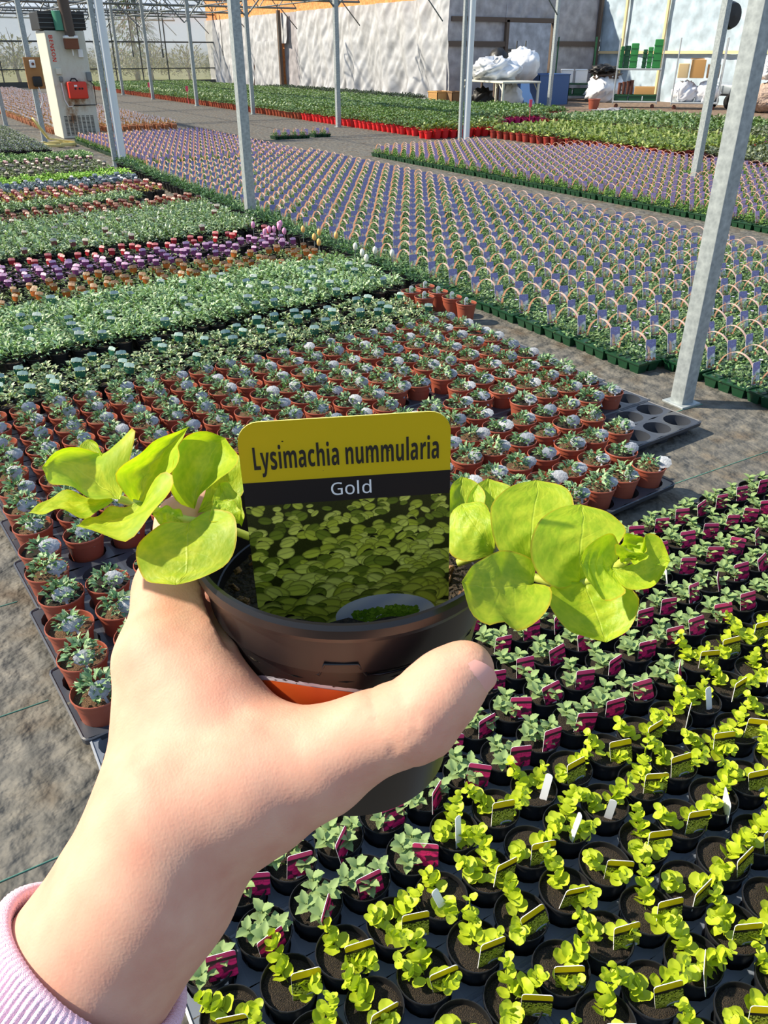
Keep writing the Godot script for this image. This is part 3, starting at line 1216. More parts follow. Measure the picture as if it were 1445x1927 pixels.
func oval_tag() -> ArrayMesh:
	# a domed oval tag with a scalloped rim, standing on a spike; faces +z
	var b := MB.new()
	var rings := []
	for j in 5:
		var f := 1.0 - j / 4.0
		var ring := PackedVector3Array()
		for k in 24:
			var a := TAU * k / 24.0
			var s := 1.0 + (0.05 * cos(a * 9.0) if j == 0 else 0.0)
			ring.append(Vector3(cos(a) * 0.024 * f * s, 0.019 + sin(a) * 0.018 * f * s, 0.004 * (1.0 - f * f)))
		rings.append(ring)
	b.rows(rings, true)
	var back: PackedVector3Array = rings[0].duplicate()
	for k in back.size():
		back[k].z -= 0.0012
	b.rows([back, rings[0]], true)
	b.fan(back, true)
	b.box(Vector3(0, -0.012, -0.0006), Vector3(0.006, 0.03, 0.0012))
	return b.mesh()

func scallop_tag(top: Color, skirt: Color) -> ArrayMesh:
	# a tag folded like a cap: scalloped pale top leaning back, coloured skirt below; faces +z
	var b := MB.new()
	var rings := []
	b.tint = top.srgb_to_linear()
	for j in 2:
		var ring := PackedVector3Array()
		for k in 11:
			var t := k / 10.0 * 2.0 - 1.0
			var y := 0.034 if j == 0 else 0.040 + 0.010 * sqrt(1.0 - t * t * 0.9) + 0.002 * absf(cos(t * 12.0))
			ring.append(Vector3(t * 0.025, y, 0.0 if j == 0 else -0.010))
		rings.append(ring)
	b.rows(rings)
	b.tint = skirt.srgb_to_linear()
	rings = []
	for j in 2:
		var ring := PackedVector3Array()
		for k in 11:
			var t := k / 10.0 * 2.0 - 1.0
			ring.append(Vector3(t * (0.020 if j == 0 else 0.026), 0.002 if j == 0 else 0.034 - (0.005 if k % 2 else 0.0), 0.004 * (1.0 - t * t)))
		rings.append(ring)
	b.rows(rings)
	b.box(Vector3(0, 0.004, -0.001), Vector3(0.006, 0.04, 0.001))
	return b.mesh()

func tray_mesh(nx: int, nz: int, px: float, pz: float, r: float, h: float) -> ArrayMesh:
	# a carrying tray: a plate with round wells, a turned-down rim and bottoms
	var b := MB.new()
	for i in nx:
		for j in nz:
			var c := Vector3((i + 0.5 - nx * 0.5) * px, h, (j + 0.5 - nz * 0.5) * pz)
			var sq := PackedVector3Array()
			var rim := PackedVector3Array()
			var low := PackedVector3Array()
			var n := 16
			for k in n:
				var a := -TAU * k / n
				var d := Vector3(cos(a), 0, sin(a))
				var s := minf(px * 0.5 / maxf(absf(d.x), 1e-4), pz * 0.5 / maxf(absf(d.z), 1e-4))
				sq.append(c + d * s)
				rim.append(c + d * minf(r, minf(px, pz) * 0.5 - 0.001) + Vector3(0, -0.001, 0))
				low.append(c + d * (r - 0.006) + Vector3(0, 0.002 - h, 0))
			b.rows([sq, rim], true)
			b.rows([rim, low], true)
			b.fan(low)
	var w := nx * px * 0.5
	var d := nz * pz * 0.5
	var loops := []
	for e in [[0.0, h - 0.016], [0.006, h - 0.016], [0.008, h + 0.001], [0.003, h + 0.003], [0.0, h]]:
		var ring := PackedVector3Array()
		for q in [[1, 1], [1, -1], [-1, -1], [-1, 1]]:
			for k in 3:
				var a := deg_to_rad([[90, 45, 0], [0, -45, -90], [-90, -135, -180], [180, 135, 90]][[[1, 1], [1, -1], [-1, -1], [-1, 1]].find(q)][k])
				ring.append(Vector3(q[0] * (w - 0.012) + cos(a) * (0.012 + e[0]), e[1], q[1] * (d - 0.012) + sin(a) * (0.012 + e[0])))
		loops.append(ring)
	for k in loops.size() - 1:
		b.rows([loops[k], loops[k + 1]], true)
	return b.mesh()

func build_near_beds():
	K.small_pot = pot_mesh(0.99, 28)
	K.small_soil = [soil_mesh(0.048, 0.087, 0.0025, 1), soil_mesh(0.048, 0.085, 0.0025, 2), soil_mesh(0.048, 0.088, 0.002, 3)]
	K.round_leaf = [round_leaf(1), round_leaf(2), round_leaf(3), round_leaf(4)]
	K.toothed_leaf = [toothed_leaf(1), toothed_leaf(2), toothed_leaf(3), toothed_leaf(4)]
	K.lime_tag = label_mesh(0.052, 0.048, -0.02, 0.006, 0.0014, M.print_label, M.tag_back, 0.048, -0.008)
	K.pink_tag = label_mesh(0.052, 0.05, -0.02, 0.005, 0.001, M.print_pink, M.tag_back, 0.05, -0.005)
	K.white_tag = label_mesh(0.016, 0.07, -0.03, 0.007, 0.0012, M.tag_back, M.tag_back, 0.07, -0.01)
	var lime := []
	var pink := []
	for k in 9:
		lime.append(lime_proto(k))
	for k in 8:
		pink.append(pink_proto(k))
	# trays of 5 by 3 wells under the two near kinds
	var tray := tray_mesh(5, 3, 0.107, 0.11, 0.0475, 0.05)
	var seen_tray := {}
	var count := {}
	for i in range(1, 29):
		for j in range(-2, 11):
			var p := Vector3(0.034 + 0.107 * i + rnd(-1, 1) * 0.002, 0.004, -0.415 - 0.11 * j + rnd(-1, 1) * 0.002)
			if not in_frame(p + Vector3(0, 0.09, 0), 120.0):
				continue
			if j == 10 and p.x < 1.2:
				continue
			var tk := Vector2i(floori((i - 1) / 5.0), floori((j + 1) / 3.0))
			if not seen_tray.has(tk):
				seen_tray[tk] = true
				single("plant_tray", tray, M.grey_tray, "grey plastic tray under black pots, %s tray back, %s from the left" % [ordinal(tk.y + 2), ordinal(tk.x + 1)], "tray", Vector3(0.034 + 0.107 * (tk.x * 5 + 3), 0.0, -0.415 - 0.11 * (tk.y * 3)), "grey trays under the black pots")
			var is_pink := p.z < -0.84 - 0.13 * (p.x - 0.5)
			var yaw := rnd(0, TAU)
			var facing := deg_to_rad(-14.0) + rnd(-0.4, 0.4)
			if rng.randf() < 0.12:
				facing += rnd(0.6, 1.1)
			count[j] = count.get(j, 0) + 1
			var where := ", %s row back, %s pot from the left" % [ordinal(j + 3), ordinal(count[j])]
			if is_pink:
				var o := place(pink[rng.randi() % 8], "seedling_pot", "green seedling with magenta picture tag" + where, "potted plant", "sage green seedlings with magenta tags", p, yaw, 1.0)
				part(o, "picture_tag", K.pink_tag, null, Transform3D(Basis(Vector3.UP, facing - yaw) * Basis(Vector3.RIGHT, rnd(-0.35, -0.05)) * Basis(Vector3.BACK, rnd(-0.2, 0.2)), (Basis(Vector3.UP, -yaw) * Vector3(rnd(-0.005, 0.02), 0.092, rnd(0.030, 0.040)))))
			else:
				var o := place(lime[rng.randi() % 9], "creeping_plant_pot", "lime yellow creeping plant with picture label" + where, "potted plant", "lime yellow creeping plants near the hand", p, yaw, 1.0)
				if rng.randf() < 0.13:
					o.set_meta("label", "lime yellow creeping plant with white marker" + where)
					part(o, "plant_marker", K.white_tag, null, Transform3D(Basis(Vector3.UP, facing - yaw + rnd(-1, 1)) * Basis(Vector3.RIGHT, rnd(-0.3, 0.3)) * Basis(Vector3.BACK, rnd(-0.4, 0.4)), (Basis(Vector3.UP, -yaw) * Vector3(rnd(-0.03, 0.03), 0.088, 0.028))))
				else:
					part(o, "picture_label", K.lime_tag, null, Transform3D(Basis(Vector3.UP, facing - yaw) * Basis(Vector3.RIGHT, rnd(-0.3, 0.05)) * Basis(Vector3.BACK, rnd(-0.15, 0.25)), (Basis(Vector3.UP, -yaw) * Vector3(rnd(-0.01, 0.025), 0.094, rnd(0.026, 0.038)))))
	for q in lime + pink:
		q.free()
	build_red_pots()

func small_plant(pot: Mesh, pot_mat: Material, soil: Mesh, soil_mat: Material, leaves: Mesh) -> Node3D:
	var o := Node3D.new()
	part(o, "pot", pot, pot_mat)
	if soil:
		part(o, "soil", soil, soil_mat)
	part(o, "foliage", leaves, M.leaf)
	return o

func build_red_pots():
	var pot := pot_mesh(1.27, 28)
	var soils := [soil_mesh(0.061, 0.112, 0.003, 11), soil_mesh(0.061, 0.108, 0.003, 12)]
	var tagm := oval_tag()
	var greens := [c8(112, 148, 96), c8(84, 118, 78), c8(148, 176, 128), c8(96, 132, 100)]
	var protos := []
	for k in 8:
		protos.append(small_plant(pot, M.red_pot, soils[k % 2], M.soil_light if k % 3 else M.soil_dark, bush(52 + k * 6, 0.032 + 0.0018 * k, 0.044 + 0.003 * k, 0.023, 0.013, greens, 40 + k, 0.108, 0.5)))
	var tray := tray_mesh(4, 2, 0.142, 0.152, 0.061, 0.055)
	var skew := -0.085
	var gap := {Vector2i(1, 4): 1, Vector2i(2, 4): 1, Vector2i(12, 7): 1, Vector2i(13, 7): 1, Vector2i(14, 5): 1, Vector2i(3, 7): 1}
	var trays := {}
	var count := {}
	for i in 20:
		for j in 14:
			var x := 0.13 + 0.142 * i
			var z := -1.62 - 0.152 * j + skew * x
			var tk := Vector2i(i / 4, j / 2)
			if tk.x < 5 and not trays.has(tk) and not (tk.x == 4 and tk.y < 1) and in_frame(Vector3(x, 0.05, z), 150):
				trays[tk] = true
				var tx := 0.13 + 0.142 * (tk.x * 4 + 1.5)
				var t := single("pot_tray", tray, M.dark_tray, "dark grey tray under terracotta pots, %s tray back, %s from the path" % [ordinal(tk.y + 1), ordinal(tk.x + 1)], "tray", Vector3(tx, 0, -1.62 - 0.152 * (tk.y * 2 + 0.5) + skew * tx), "dark trays under the terracotta pots")
				t.rotation.y = atan(-skew)
				if tk == Vector2i(4, 1):
					t.set_meta("label", "dark grey plastic tray with empty wells beside the near galvanised post")
			var last := 15 if j < 2 else (16 if j < 4 else 18)
			if i > last or j > 14 or (j > 13 and i < 3) or gap.has(Vector2i(i, j)):
				continue
			var p := Vector3(x + rnd(-1, 1) * 0.007, 0.004, z + rnd(-1, 1) * 0.007)
			if not in_frame(p + Vector3(0, 0.1, 0), 110):
				continue
			var yaw := rnd(0, TAU)
			count[j] = count.get(j, 0) + 1
			var o := place(protos[rng.randi() % 8], "terracotta_pot_plant", "small plant in terracotta pot, %s row back, %s pot from the left path" % [ordinal(j + 1), ordinal(count[j])], "potted plant", "terracotta pots with grey oval tags", p, yaw, rnd(0.97, 1.0))
			var facing := atan2(-p.x, -p.z) * 0.8 + rnd(-0.5, 0.5)
			part(o, "oval_tag", tagm, M.stone_tag, Transform3D(Basis(Vector3.UP, facing - yaw) * Basis(Vector3.RIGHT, rnd(-1.0, -0.5)).scaled(Vector3.ONE * rnd(1.15, 1.4)), Basis(Vector3.UP, -yaw) * Vector3(rnd(0.0, 0.03), 0.122, rnd(0.03, 0.046))))
	for q in protos:
		q.free()
	# a few tall pots with white bud-like markers at the far end of the bed
	var wt := label_mesh(0.03, 0.04, -0.03, 0.014, 0.002, M.tag_back, M.tag_back, 0.04, -0.01)
	var nm := 0
	for e in [[3.05, -4.52], [3.05, -4.36], [3.05, -4.2], [3.05, -4.04], [2.9, -4.46], [2.9, -4.3]]:
		nm += 1
		var o := thing("marker_pot", "terracotta pot with blank white marker at the end of the bed, %s from the back" % ordinal(nm), "potted plant", Vector3(e[0] - 0.05, 0.0, e[1]), "pots with white markers")
		part(o, "pot", pot, M.red_pot)
		part(o, "soil", soils[0], M.soil_dark)
		part(o, "foliage", bush(30, 0.03, 0.03, 0.02, 0.012, greens, 77, 0.11), M.leaf)
		part(o, "white_marker", wt, null, Transform3D(Basis(Vector3.UP, rnd(-0.6, 0.2)), Vector3(0, 0.12, 0.0)))

# ---------------------------------------------------------------- packs with hoop handles
func pack_proto(print_mat: Material, cols: Array, flowers: Color, variant: int) -> Node3D:
	var o := Node3D.new()
	var g := RandomNumberGenerator.new()
	g.seed = 100 + variant
	var b := MB.new()
	for i in 2:
		for j in 3:
			var c := Vector3((i - 0.5) * 0.082, 0, (j - 1.0) * 0.083)
			var low := PackedVector3Array()
			var top := PackedVector3Array()
			for q in [[1, 1], [1, -1], [-1, -1], [-1, 1]]:
				low.append(c + Vector3(q[0] * 0.028, 0.0, q[1] * 0.028))
				top.append(c + Vector3(q[0] * 0.039, 0.055, q[1] * 0.0395))
			for k in 4:
				b.face(low[k], low[(k + 1) % 4], top[(k + 1) % 4], top[k])
			b.fan(low, true)
	for e in [[Vector3(0.083, 0.056, 0), Vector3(0.006, 0.007, 0.256)], [Vector3(-0.083, 0.056, 0), Vector3(0.006, 0.007, 0.256)], [Vector3(0, 0.056, 0.125), Vector3(0.166, 0.007, 0.006)], [Vector3(0, 0.056, -0.125), Vector3(0.166, 0.007, 0.006)], [Vector3(0, 0.05, 0), Vector3(0.166, 0.004, 0.252)]]:
		b.box(e[0], e[1])
	part(o, "pack_tray", b, M.green_tray)
	b = MB.new()
	for k in 190:
		var at := Vector3(g.randf_range(-0.078, 0.078), 0.052 + 0.062 * g.randf(), g.randf_range(-0.12, 0.12))
		var col: Color = cols[g.randi() % cols.size()]
		var v := g.randf_range(0.75, 1.2)
		b.tint = Color(col.r * v, col.g * v, col.b * v).srgb_to_linear()
		var d := Vector3(g.randf_range(-1, 1), g.randf_range(0.0, 1.0), g.randf_range(-1, 1)).normalized()
		b.blade(at, d, Vector3(g.randf_range(-0.5, 0.5), 1, g.randf_range(-0.5, 0.5)).normalized(), g.randf_range(0.018, 0.032), g.randf_range(0.011, 0.018))
	for k in variant % 3:
		var at := Vector3(g.randf_range(-0.06, 0.06), 0.122, g.randf_range(-0.09, 0.1))
		b.tint = flowers.srgb_to_linear()
		for q in 5:
			var a := TAU * q / 5.0
			b.blade(at, Vector3(cos(a), 0.35, sin(a)).normalized(), Vector3.UP, 0.013, 0.012, 0.0, 0.0)
	part(o, "foliage", b, M.leaf)
	# the hoop: a flat strap arched along the pack
	b = MB.new()
	var path := []
	for k in 15:
		var a := PI * k / 14.0
		path.append(Vector3(0.0, 0.07 + 0.125 * sin(a), -0.112 * cos(a)))
	var rs := []
	for k in 15:
		var d: Vector3 = (path[mini(k + 1, 14)] - path[maxi(k - 1, 0)]).normalized()
		var n := Vector3.RIGHT.cross(d)
		rs.append(PackedVector3Array([path[k] + Vector3(-0.008, 0, 0) + n * 0.0006, path[k] + Vector3(0.008, 0, 0) + n * 0.0006, path[k] + Vector3(0.008, 0, 0) - n * 0.0006, path[k] + Vector3(-0.008, 0, 0) - n * 0.0006]))
	b.rows(rs, true)
	part(o, "hoop_handle", b, M.hoop)
	part(o, "picture_label", label_mesh(0.064, 0.105, -0.012, 0.006, 0.001, print_mat, M.tag_back, 0.105, -0.008), null, Transform3D(Basis(Vector3.UP, deg_to_rad(-12 + 5 * (variant % 4))) * Basis(Vector3.RIGHT, -0.18 - 0.05 * (variant % 3)), Vector3(0.012, 0.07, 0.112)))
	return o

func hoop_field(protos: Array, spots: Array, called: String, label: String, group: String, rest: String, limit := 300):
	spots.sort_custom(func(a, b): return a[0].distance_squared_to(EYE) < b[0].distance_squared_to(EYE))
	var left := []
	for k in protos.size():
		left.append([])
	for k in spots.size():
		var which := rng.randi() % protos.size()
		var turn := rnd(-0.06, 0.06)
		var p: Vector3 = spots[k][0] + Vector3(rnd(-1, 1) * 0.004, 0, rnd(-1, 1) * 0.005)
		if k < limit:
			place(protos[which], called, label + spots[k][1], "plant pack", group, p, turn)
		else:
			left[which].append(spin(turn, p))
	for k in protos.size():
		many(called + "_rows", joined(protos[k]), left[k], rest)
	for q in protos:
		q.free()

func build_hoop_fields():
	var greens := [c8(112, 142, 88), c8(86, 116, 72), c8(150, 176, 124), c8(122, 150, 104)]
	var blue := []
	var lilac := []
	for k in 5:
		blue.append(pack_proto(M.print_blue, greens, c8(206, 196, 236), k))
		lilac.append(pack_proto(M.print_lilac, [c8(96, 136, 60), c8(120, 156, 70), c8(84, 116, 60)], c8(180, 110, 200), k + 20))
	var spots := []
	for i in 16:
		for j in 42:
			var p := Vector3(3.315 + 0.181 * i, 0, -1.30 - 0.266 * j - 0.02 * i)
			if in_frame(p + Vector3(0, 0.1, 0), 60) and not (i < 1 and p.z > -2.65):
				spots.append([p, ", %s row from the near edge, %s along" % [ordinal(i + 1), ordinal(j + 1)]])
	hoop_field(blue, spots, "blue_label_pack", "hoop handled plant pack with blue label", "plant packs with blue labels", "more green plant packs with hoop handles and blue labels, farther back")
	spots = []
	for i in 20:
		for j in 34:
			var p := Vector3(7.26 + 0.181 * i, 0, -3.6 - 0.268 * j - 0.02 * i)
			if Vector2(p.x - 9.3, p.z + 7.6).length() < 0.25 or (p.z < -11.2 and i > 12):
				continue
			if in_frame(p + Vector3(0, 0.1, 0), 60):
				spots.append([p, ", %s row from the near edge, %s along" % [ordinal(i + 1), ordinal(j + 1)]])
	for i in 14:  # beyond the blue labels, as far as the heater
		for j in 19:
			var p := Vector3(3.45 + 0.185 * i, 0, -12.75 - 0.27 * j)
			if in_frame(p, 60) and not (p.x < 4.4 and p.z < -17.6):
				spots.append([p, " near the heater, %s row, %s back" % [ordinal(i + 1), ordinal(j + 1)]])
	for e in [[7.05, -16.2], [7.25, -16.2], [7.45, -16.15], [7.64, -16.15], [7.95, -16.25], [8.14, -16.2]]:
		spots.append([Vector3(e[0], 0, e[1]), " alone on the path"])
	hoop_field(lilac, spots, "lilac_label_pack", "hoop handled plant pack with lilac label", "plant packs with lilac labels", "more plant packs with hoop handles and lilac labels, farther back")

# ---------------------------------------------------------------- rows of young plants on the left
func row_block(called: String, label: String, group: String, protos: Array, x0: float, x1: float, z0: float, z1: float, pitch: float, limit: int, skew := 0.0, gaps := 0.0):
	var spots := []
	var nx := int((x1 - x0) / pitch) + 1
	var nz := int((z0 - z1) / pitch + 0.3)
	for j in nz:
		var n := 0
		for i in nx:
			var x := x0 + pitch * i
			var p := Vector3(x + rnd(-1, 1) * pitch * 0.06, 0.0, z0 - pitch * (j + 0.5) + skew * (x - 1.5) + rnd(-1, 1) * pitch * 0.06)
			if rng.randf() < gaps or near_post(p, pitch * 0.5 + 0.06):
				continue
			if in_frame(p + Vector3(0, 0.1, 0), 60):
				n += 1
				spots.append([p, ", %s row, %s from the left" % [ordinal(j + 1), ordinal(n)]])
	spots.sort_custom(func(a, b): return a[0].distance_squared_to(EYE) < b[0].distance_squared_to(EYE))
	var left := []
	for k in protos.size():
		left.append([])
	for k in spots.size():
		var which := rng.randi() % protos.size()
		var size := rnd(0.9, 1.08)
		var turn := rnd(-0.4, 0.4)
		if k < limit:
			place(protos[which], called, label + spots[k][1], "potted plant", group, spots[k][0], turn, size)
		else:
			left[which].append(spin(turn, spots[k][0], size))
	for k in protos.size():
		many(called + "_rows", joined(protos[k]), left[k], "more of the same kind farther back: " + label)
	for q in protos:
		q.free()

func tagged(n: int, pot_mat: Material, cols: Array, leaf: Array, dome: Array, top: Color, skirt: Color, share: float, base_seed: int) -> Array:
	# prototypes of a small pot with foliage, some with a scalloped tag
	var out := []
	var pot := pot_mesh(0.98, 16)
	var st := scallop_tag(top, skirt)
	for k in n:
		var o := Node3D.new()
		part(o, "pot", pot, pot_mat)
		part(o, "soil", K.small_soil[k % 3], M.soil_dark)
		part(o, "foliage", bush(leaf[0], dome[0], dome[1] * rnd(0.85, 1.15), leaf[1], leaf[2], cols, base_seed + k, 0.088), M.leaf)
		if k < n * share:
			part(o, "folded_tag", st, M.scallop, Transform3D(Basis(Vector3.UP, deg_to_rad(-28) + rnd(-0.3, 0.3)), Vector3(rnd(-0.01, 0.02), 0.098 + dome[1] * 0.5, rnd(0.035, 0.05))))
		out.append(o)
	return out

func build_left_rows():
	var blk: Material = M.black_pot
	row_block("variegated_plant_pot", "variegated plant pot with teal tag", "variegated plants with teal tags", tagged(8, blk, [c8(120, 146, 104), c8(196, 204, 160), c8(88, 116, 80), c8(158, 176, 130)], [80, 0.022, 0.015], [0.055, 0.06], c8(140, 168, 162), c8(22, 92, 72), 0.5, 200), 0.1, 2.75, -3.86, -4.4, 0.118, 300, -0.1, 0.05)
	row_block("leafy_plant_pot", "bushy pale green young plant in black pot", "bushy pale green plants", tagged(7, blk, [c8(132, 164, 112), c8(158, 186, 140), c8(108, 140, 92), c8(182, 202, 162)], [120, 0.034, 0.015], [0.062, 0.105], c8(160, 176, 172), c8(60, 110, 90), 0.16, 220), 0.1, 2.85, -4.46, -5.45, 0.118, 300, -0.1)
	row_block("orange_tag_pot", "young plant in black pot with orange folded tag", "plants with orange tags", tagged(6, blk, [c8(130, 150, 100), c8(100, 122, 80), c8(156, 168, 120)], [50, 0.026, 0.014], [0.05, 0.06], c8(146, 112, 80), c8(190, 100, 36), 0.85, 240), 0.2, 2.85, -5.5, -6.05, 0.118, 300, -0.1, 0.06)
	row_block("purple_tag_pot", "young plant in black pot with purple folded tag", "plants with purple tags", tagged(6, blk, [c8(120, 140, 96), c8(150, 120, 160), c8(170, 130, 180)], [24, 0.024, 0.013], [0.045, 0.035], c8(208, 164, 196), c8(132, 62, 112), 1.0, 260), 0.2, 2.85, -6.1, -6.6, 0.118, 300, -0.1, 0.12)
	row_block("red_tag_pot", "young plant in black pot with red folded tag", "plants with red tags", tagged(4, blk, [c8(110, 130, 90), c8(140, 150, 110)], [16, 0.02, 0.012], [0.04, 0.03], c8(206, 120, 120), c8(176, 30, 44), 1.0, 280), 0.2, 2.85, -6.62, -6.85, 0.118, 300, -0.1, 0.2)
	row_block("grey_leaf_pot", "grey green leafy young plant in black pot", "grey green leafy plants", tagged(6, blk, [c8(126, 152, 112), c8(160, 182, 146), c8(100, 126, 88), c8(186, 200, 172)], [70, 0.04, 0.017], [0.065, 0.085], c8(180, 170, 160), c8(120, 60, 60), 0.08, 300), 0.3, 2.85, -6.95, -8.5, 0.125, 300, -0.1)
	row_block("russet_tag_pot", "young plant in black pot with russet brown folded tag", "plants with russet tags", tagged(6, blk, [c8(120, 126, 86), c8(156, 110, 84), c8(140, 142, 100)], [30, 0.028, 0.016], [0.05, 0.05], c8(150, 104, 88), c8(140, 52, 42), 0.9, 320), 0.6, 2.85, -8.6, -9.15, 0.125, 200, -0.1, 0.1)
	row_block("grey_leaf_pot", "grey green plant in black pot behind russet tags", "grey green plants behind russet tags", tagged(4, blk, [c8(118, 144, 104), c8(150, 174, 136)], [60, 0.036, 0.017], [0.06, 0.08], c8(180, 170, 160), c8(120, 60, 60), 0.0, 330), 0.6, 2.4, -9.2, -9.65, 0.125, 60, -0.1)
	row_block("rose_tag_pot", "young plant in black pot with rose coloured folded tag", "plants with rose tags", tagged(6, blk, [c8(140, 130, 90), c8(170, 150, 100), c8(190, 180, 70)], [30, 0.028, 0.016], [0.05, 0.05], c8(168, 112, 104), c8(160, 66, 70), 0.85, 340), 0.7, 2.85, -9.7, -10.5, 0.13, 200, -0.1, 0.08)
	row_block("blue_leaf_pot", "blue grey leafed plant in black pot", "blue grey leafed plants", tagged(4, blk, [c8(110, 124, 142), c8(136, 150, 162), c8(90, 108, 118)], [46, 0.034, 0.018], [0.06, 0.06], c8(130, 140, 156), c8(90, 100, 120), 0.3, 360), 0.9, 2.85, -10.55, -11.15, 0.14, 150, -0.1)
	row_block("bright_leaf_pot", "bright green leafed plant in black pot", "bright green leafed plants", tagged(4, blk, [c8(150, 196, 80), c8(126, 172, 66), c8(176, 214, 104)], [46, 0.034, 0.018], [0.06, 0.07], c8(150, 180, 120), c8(90, 130, 60), 0.0, 370), 1.0, 2.85, -11.2, -11.8, 0.14, 150, -0.1)
	row_block("dull_leaf_pot", "dull olive leafed plant in black pot", "dull olive plants", tagged(4, blk, [c8(128, 138, 106), c8(108, 120, 92), c8(146, 152, 124)], [40, 0.034, 0.018], [0.06, 0.05], c8(150, 140, 130), c8(90, 80, 76), 0.4, 380), 1.1, 2.85, -11.9, -13.1, 0.15, 150, -0.1)
	row_block("mauve_tag_pot", "low plant in black pot with pale mauve folded tag", "plants with mauve tags", tagged(3, blk, [c8(120, 136, 92), c8(150, 130, 126)], [30, 0.03, 0.016], [0.05, 0.04], c8(206, 164, 160), c8(130, 84, 90), 0.8, 390), 1.4, 2.8, -13.2, -13.5, 0.15, 100, -0.1)
	row_block("mid_green_pot", "mid green low plant in black pot", "mid green low plants", tagged(4, blk, [c8(106, 142, 82), c8(128, 164, 98), c8(90, 122, 74)], [46, 0.034, 0.018], [0.06, 0.06], c8(150, 170, 150), c8(80, 120, 80), 0.0, 400), 1.5, 2.85, -13.6, -14.5, 0.15, 150, -0.1)
	row_block("lavender_pot", "grey lavender plant in black pot", "grey lavender plants", tagged(3, blk, [c8(150, 146, 166), c8(120, 140, 106), c8(140, 150, 130)], [50, 0.036, 0.016], [0.06, 0.06], c8(150, 150, 170), c8(90, 90, 110), 0.0, 410), 1.4, 2.6, -15.3, -21.0, 0.16, 200, 0.0)
	row_block("edging_plant_pot", "dark leafy plant along the bed edge", "dark edging plants", tagged(4, blk, [c8(76, 110, 66), c8(98, 134, 82), c8(60, 92, 60)], [70, 0.04, 0.018], [0.07, 0.1], c8(230, 236, 220), c8(60, 110, 80), 0.0, 420), 3.06, 3.1, -4.65, -12.9, 0.14, 140, 0.0)
	# flags of colour at the right end of the rows
	var buds := MB.new()
	buds.lathe([Vector2(0.0, 0.0), Vector2(0.012, 0.008), Vector2(0.018, 0.03), Vector2(0.014, 0.05), Vector2(0.0, 0.06)], 10, true)
	var bud := buds.mesh()
	var spike := MB.new()
	spike.tube([Vector3(0, -0.19, 0), Vector3.ZERO], 0.003, 5)
	var spm := spike.mesh()
	for e in [[c8(240, 160, 200), 2.75, -6.55, 8, "pink"], [c8(250, 190, 110), 2.95, -6.0, 5, "apricot"], [c8(246, 242, 226), 3.0, -5.2, 5, "white"]]:
		var bm := mat("bud_" + e[4], e[0], 0.5)
		for k in e[3]:
			var o := thing("plant_marker_bud", "%s bud shaped plant marker beside the blue labels, %s from the left" % [e[4], ordinal(k + 1)], "plant marker", Vector3(e[1] - 0.16 + 0.3 * k / e[3], 0.2, e[2] + rnd(-0.3, 0.3)), e[4] + " bud markers")
			part(o, "head", bud, bm)
			part(o, "stick", spm, M.frame)

# ---------------------------------------------------------------- big pots farther off
func big_pot(col: Color, cols: Array, seed_: int, n := 46, h := 0.15) -> Node3D:
	var o := Node3D.new()
	var b := MB.new()
	b.tint = col.srgb_to_linear()
	b.lathe([Vector2(0.062, 0.0), Vector2(0.082, 0.125), Vector2(0.09, 0.127), Vector2(0.092, 0.15), Vector2(0.084, 0.15), Vector2(0.08, 0.13), Vector2(0.0, 0.13)], 14)
	part(o, "pot", b, M.far_pot)
	part(o, "foliage", bush(n, 0.11, h, 0.075, 0.045, cols, seed_, 0.12), M.leaf)
	return o

func pot_block(called: String, label: String, group: String, col: Color, cols: Array, x0: float, x1: float, z0: float, z1: float, seed_: int, limit: int, h := 0.15):
	var protos := []
	for k in 4:
		protos.append(big_pot(col, cols, seed_ + k, 46, h))
	row_block(called, label, group, protos, x0, x1, z0, z1, 0.205, limit, 0.0)

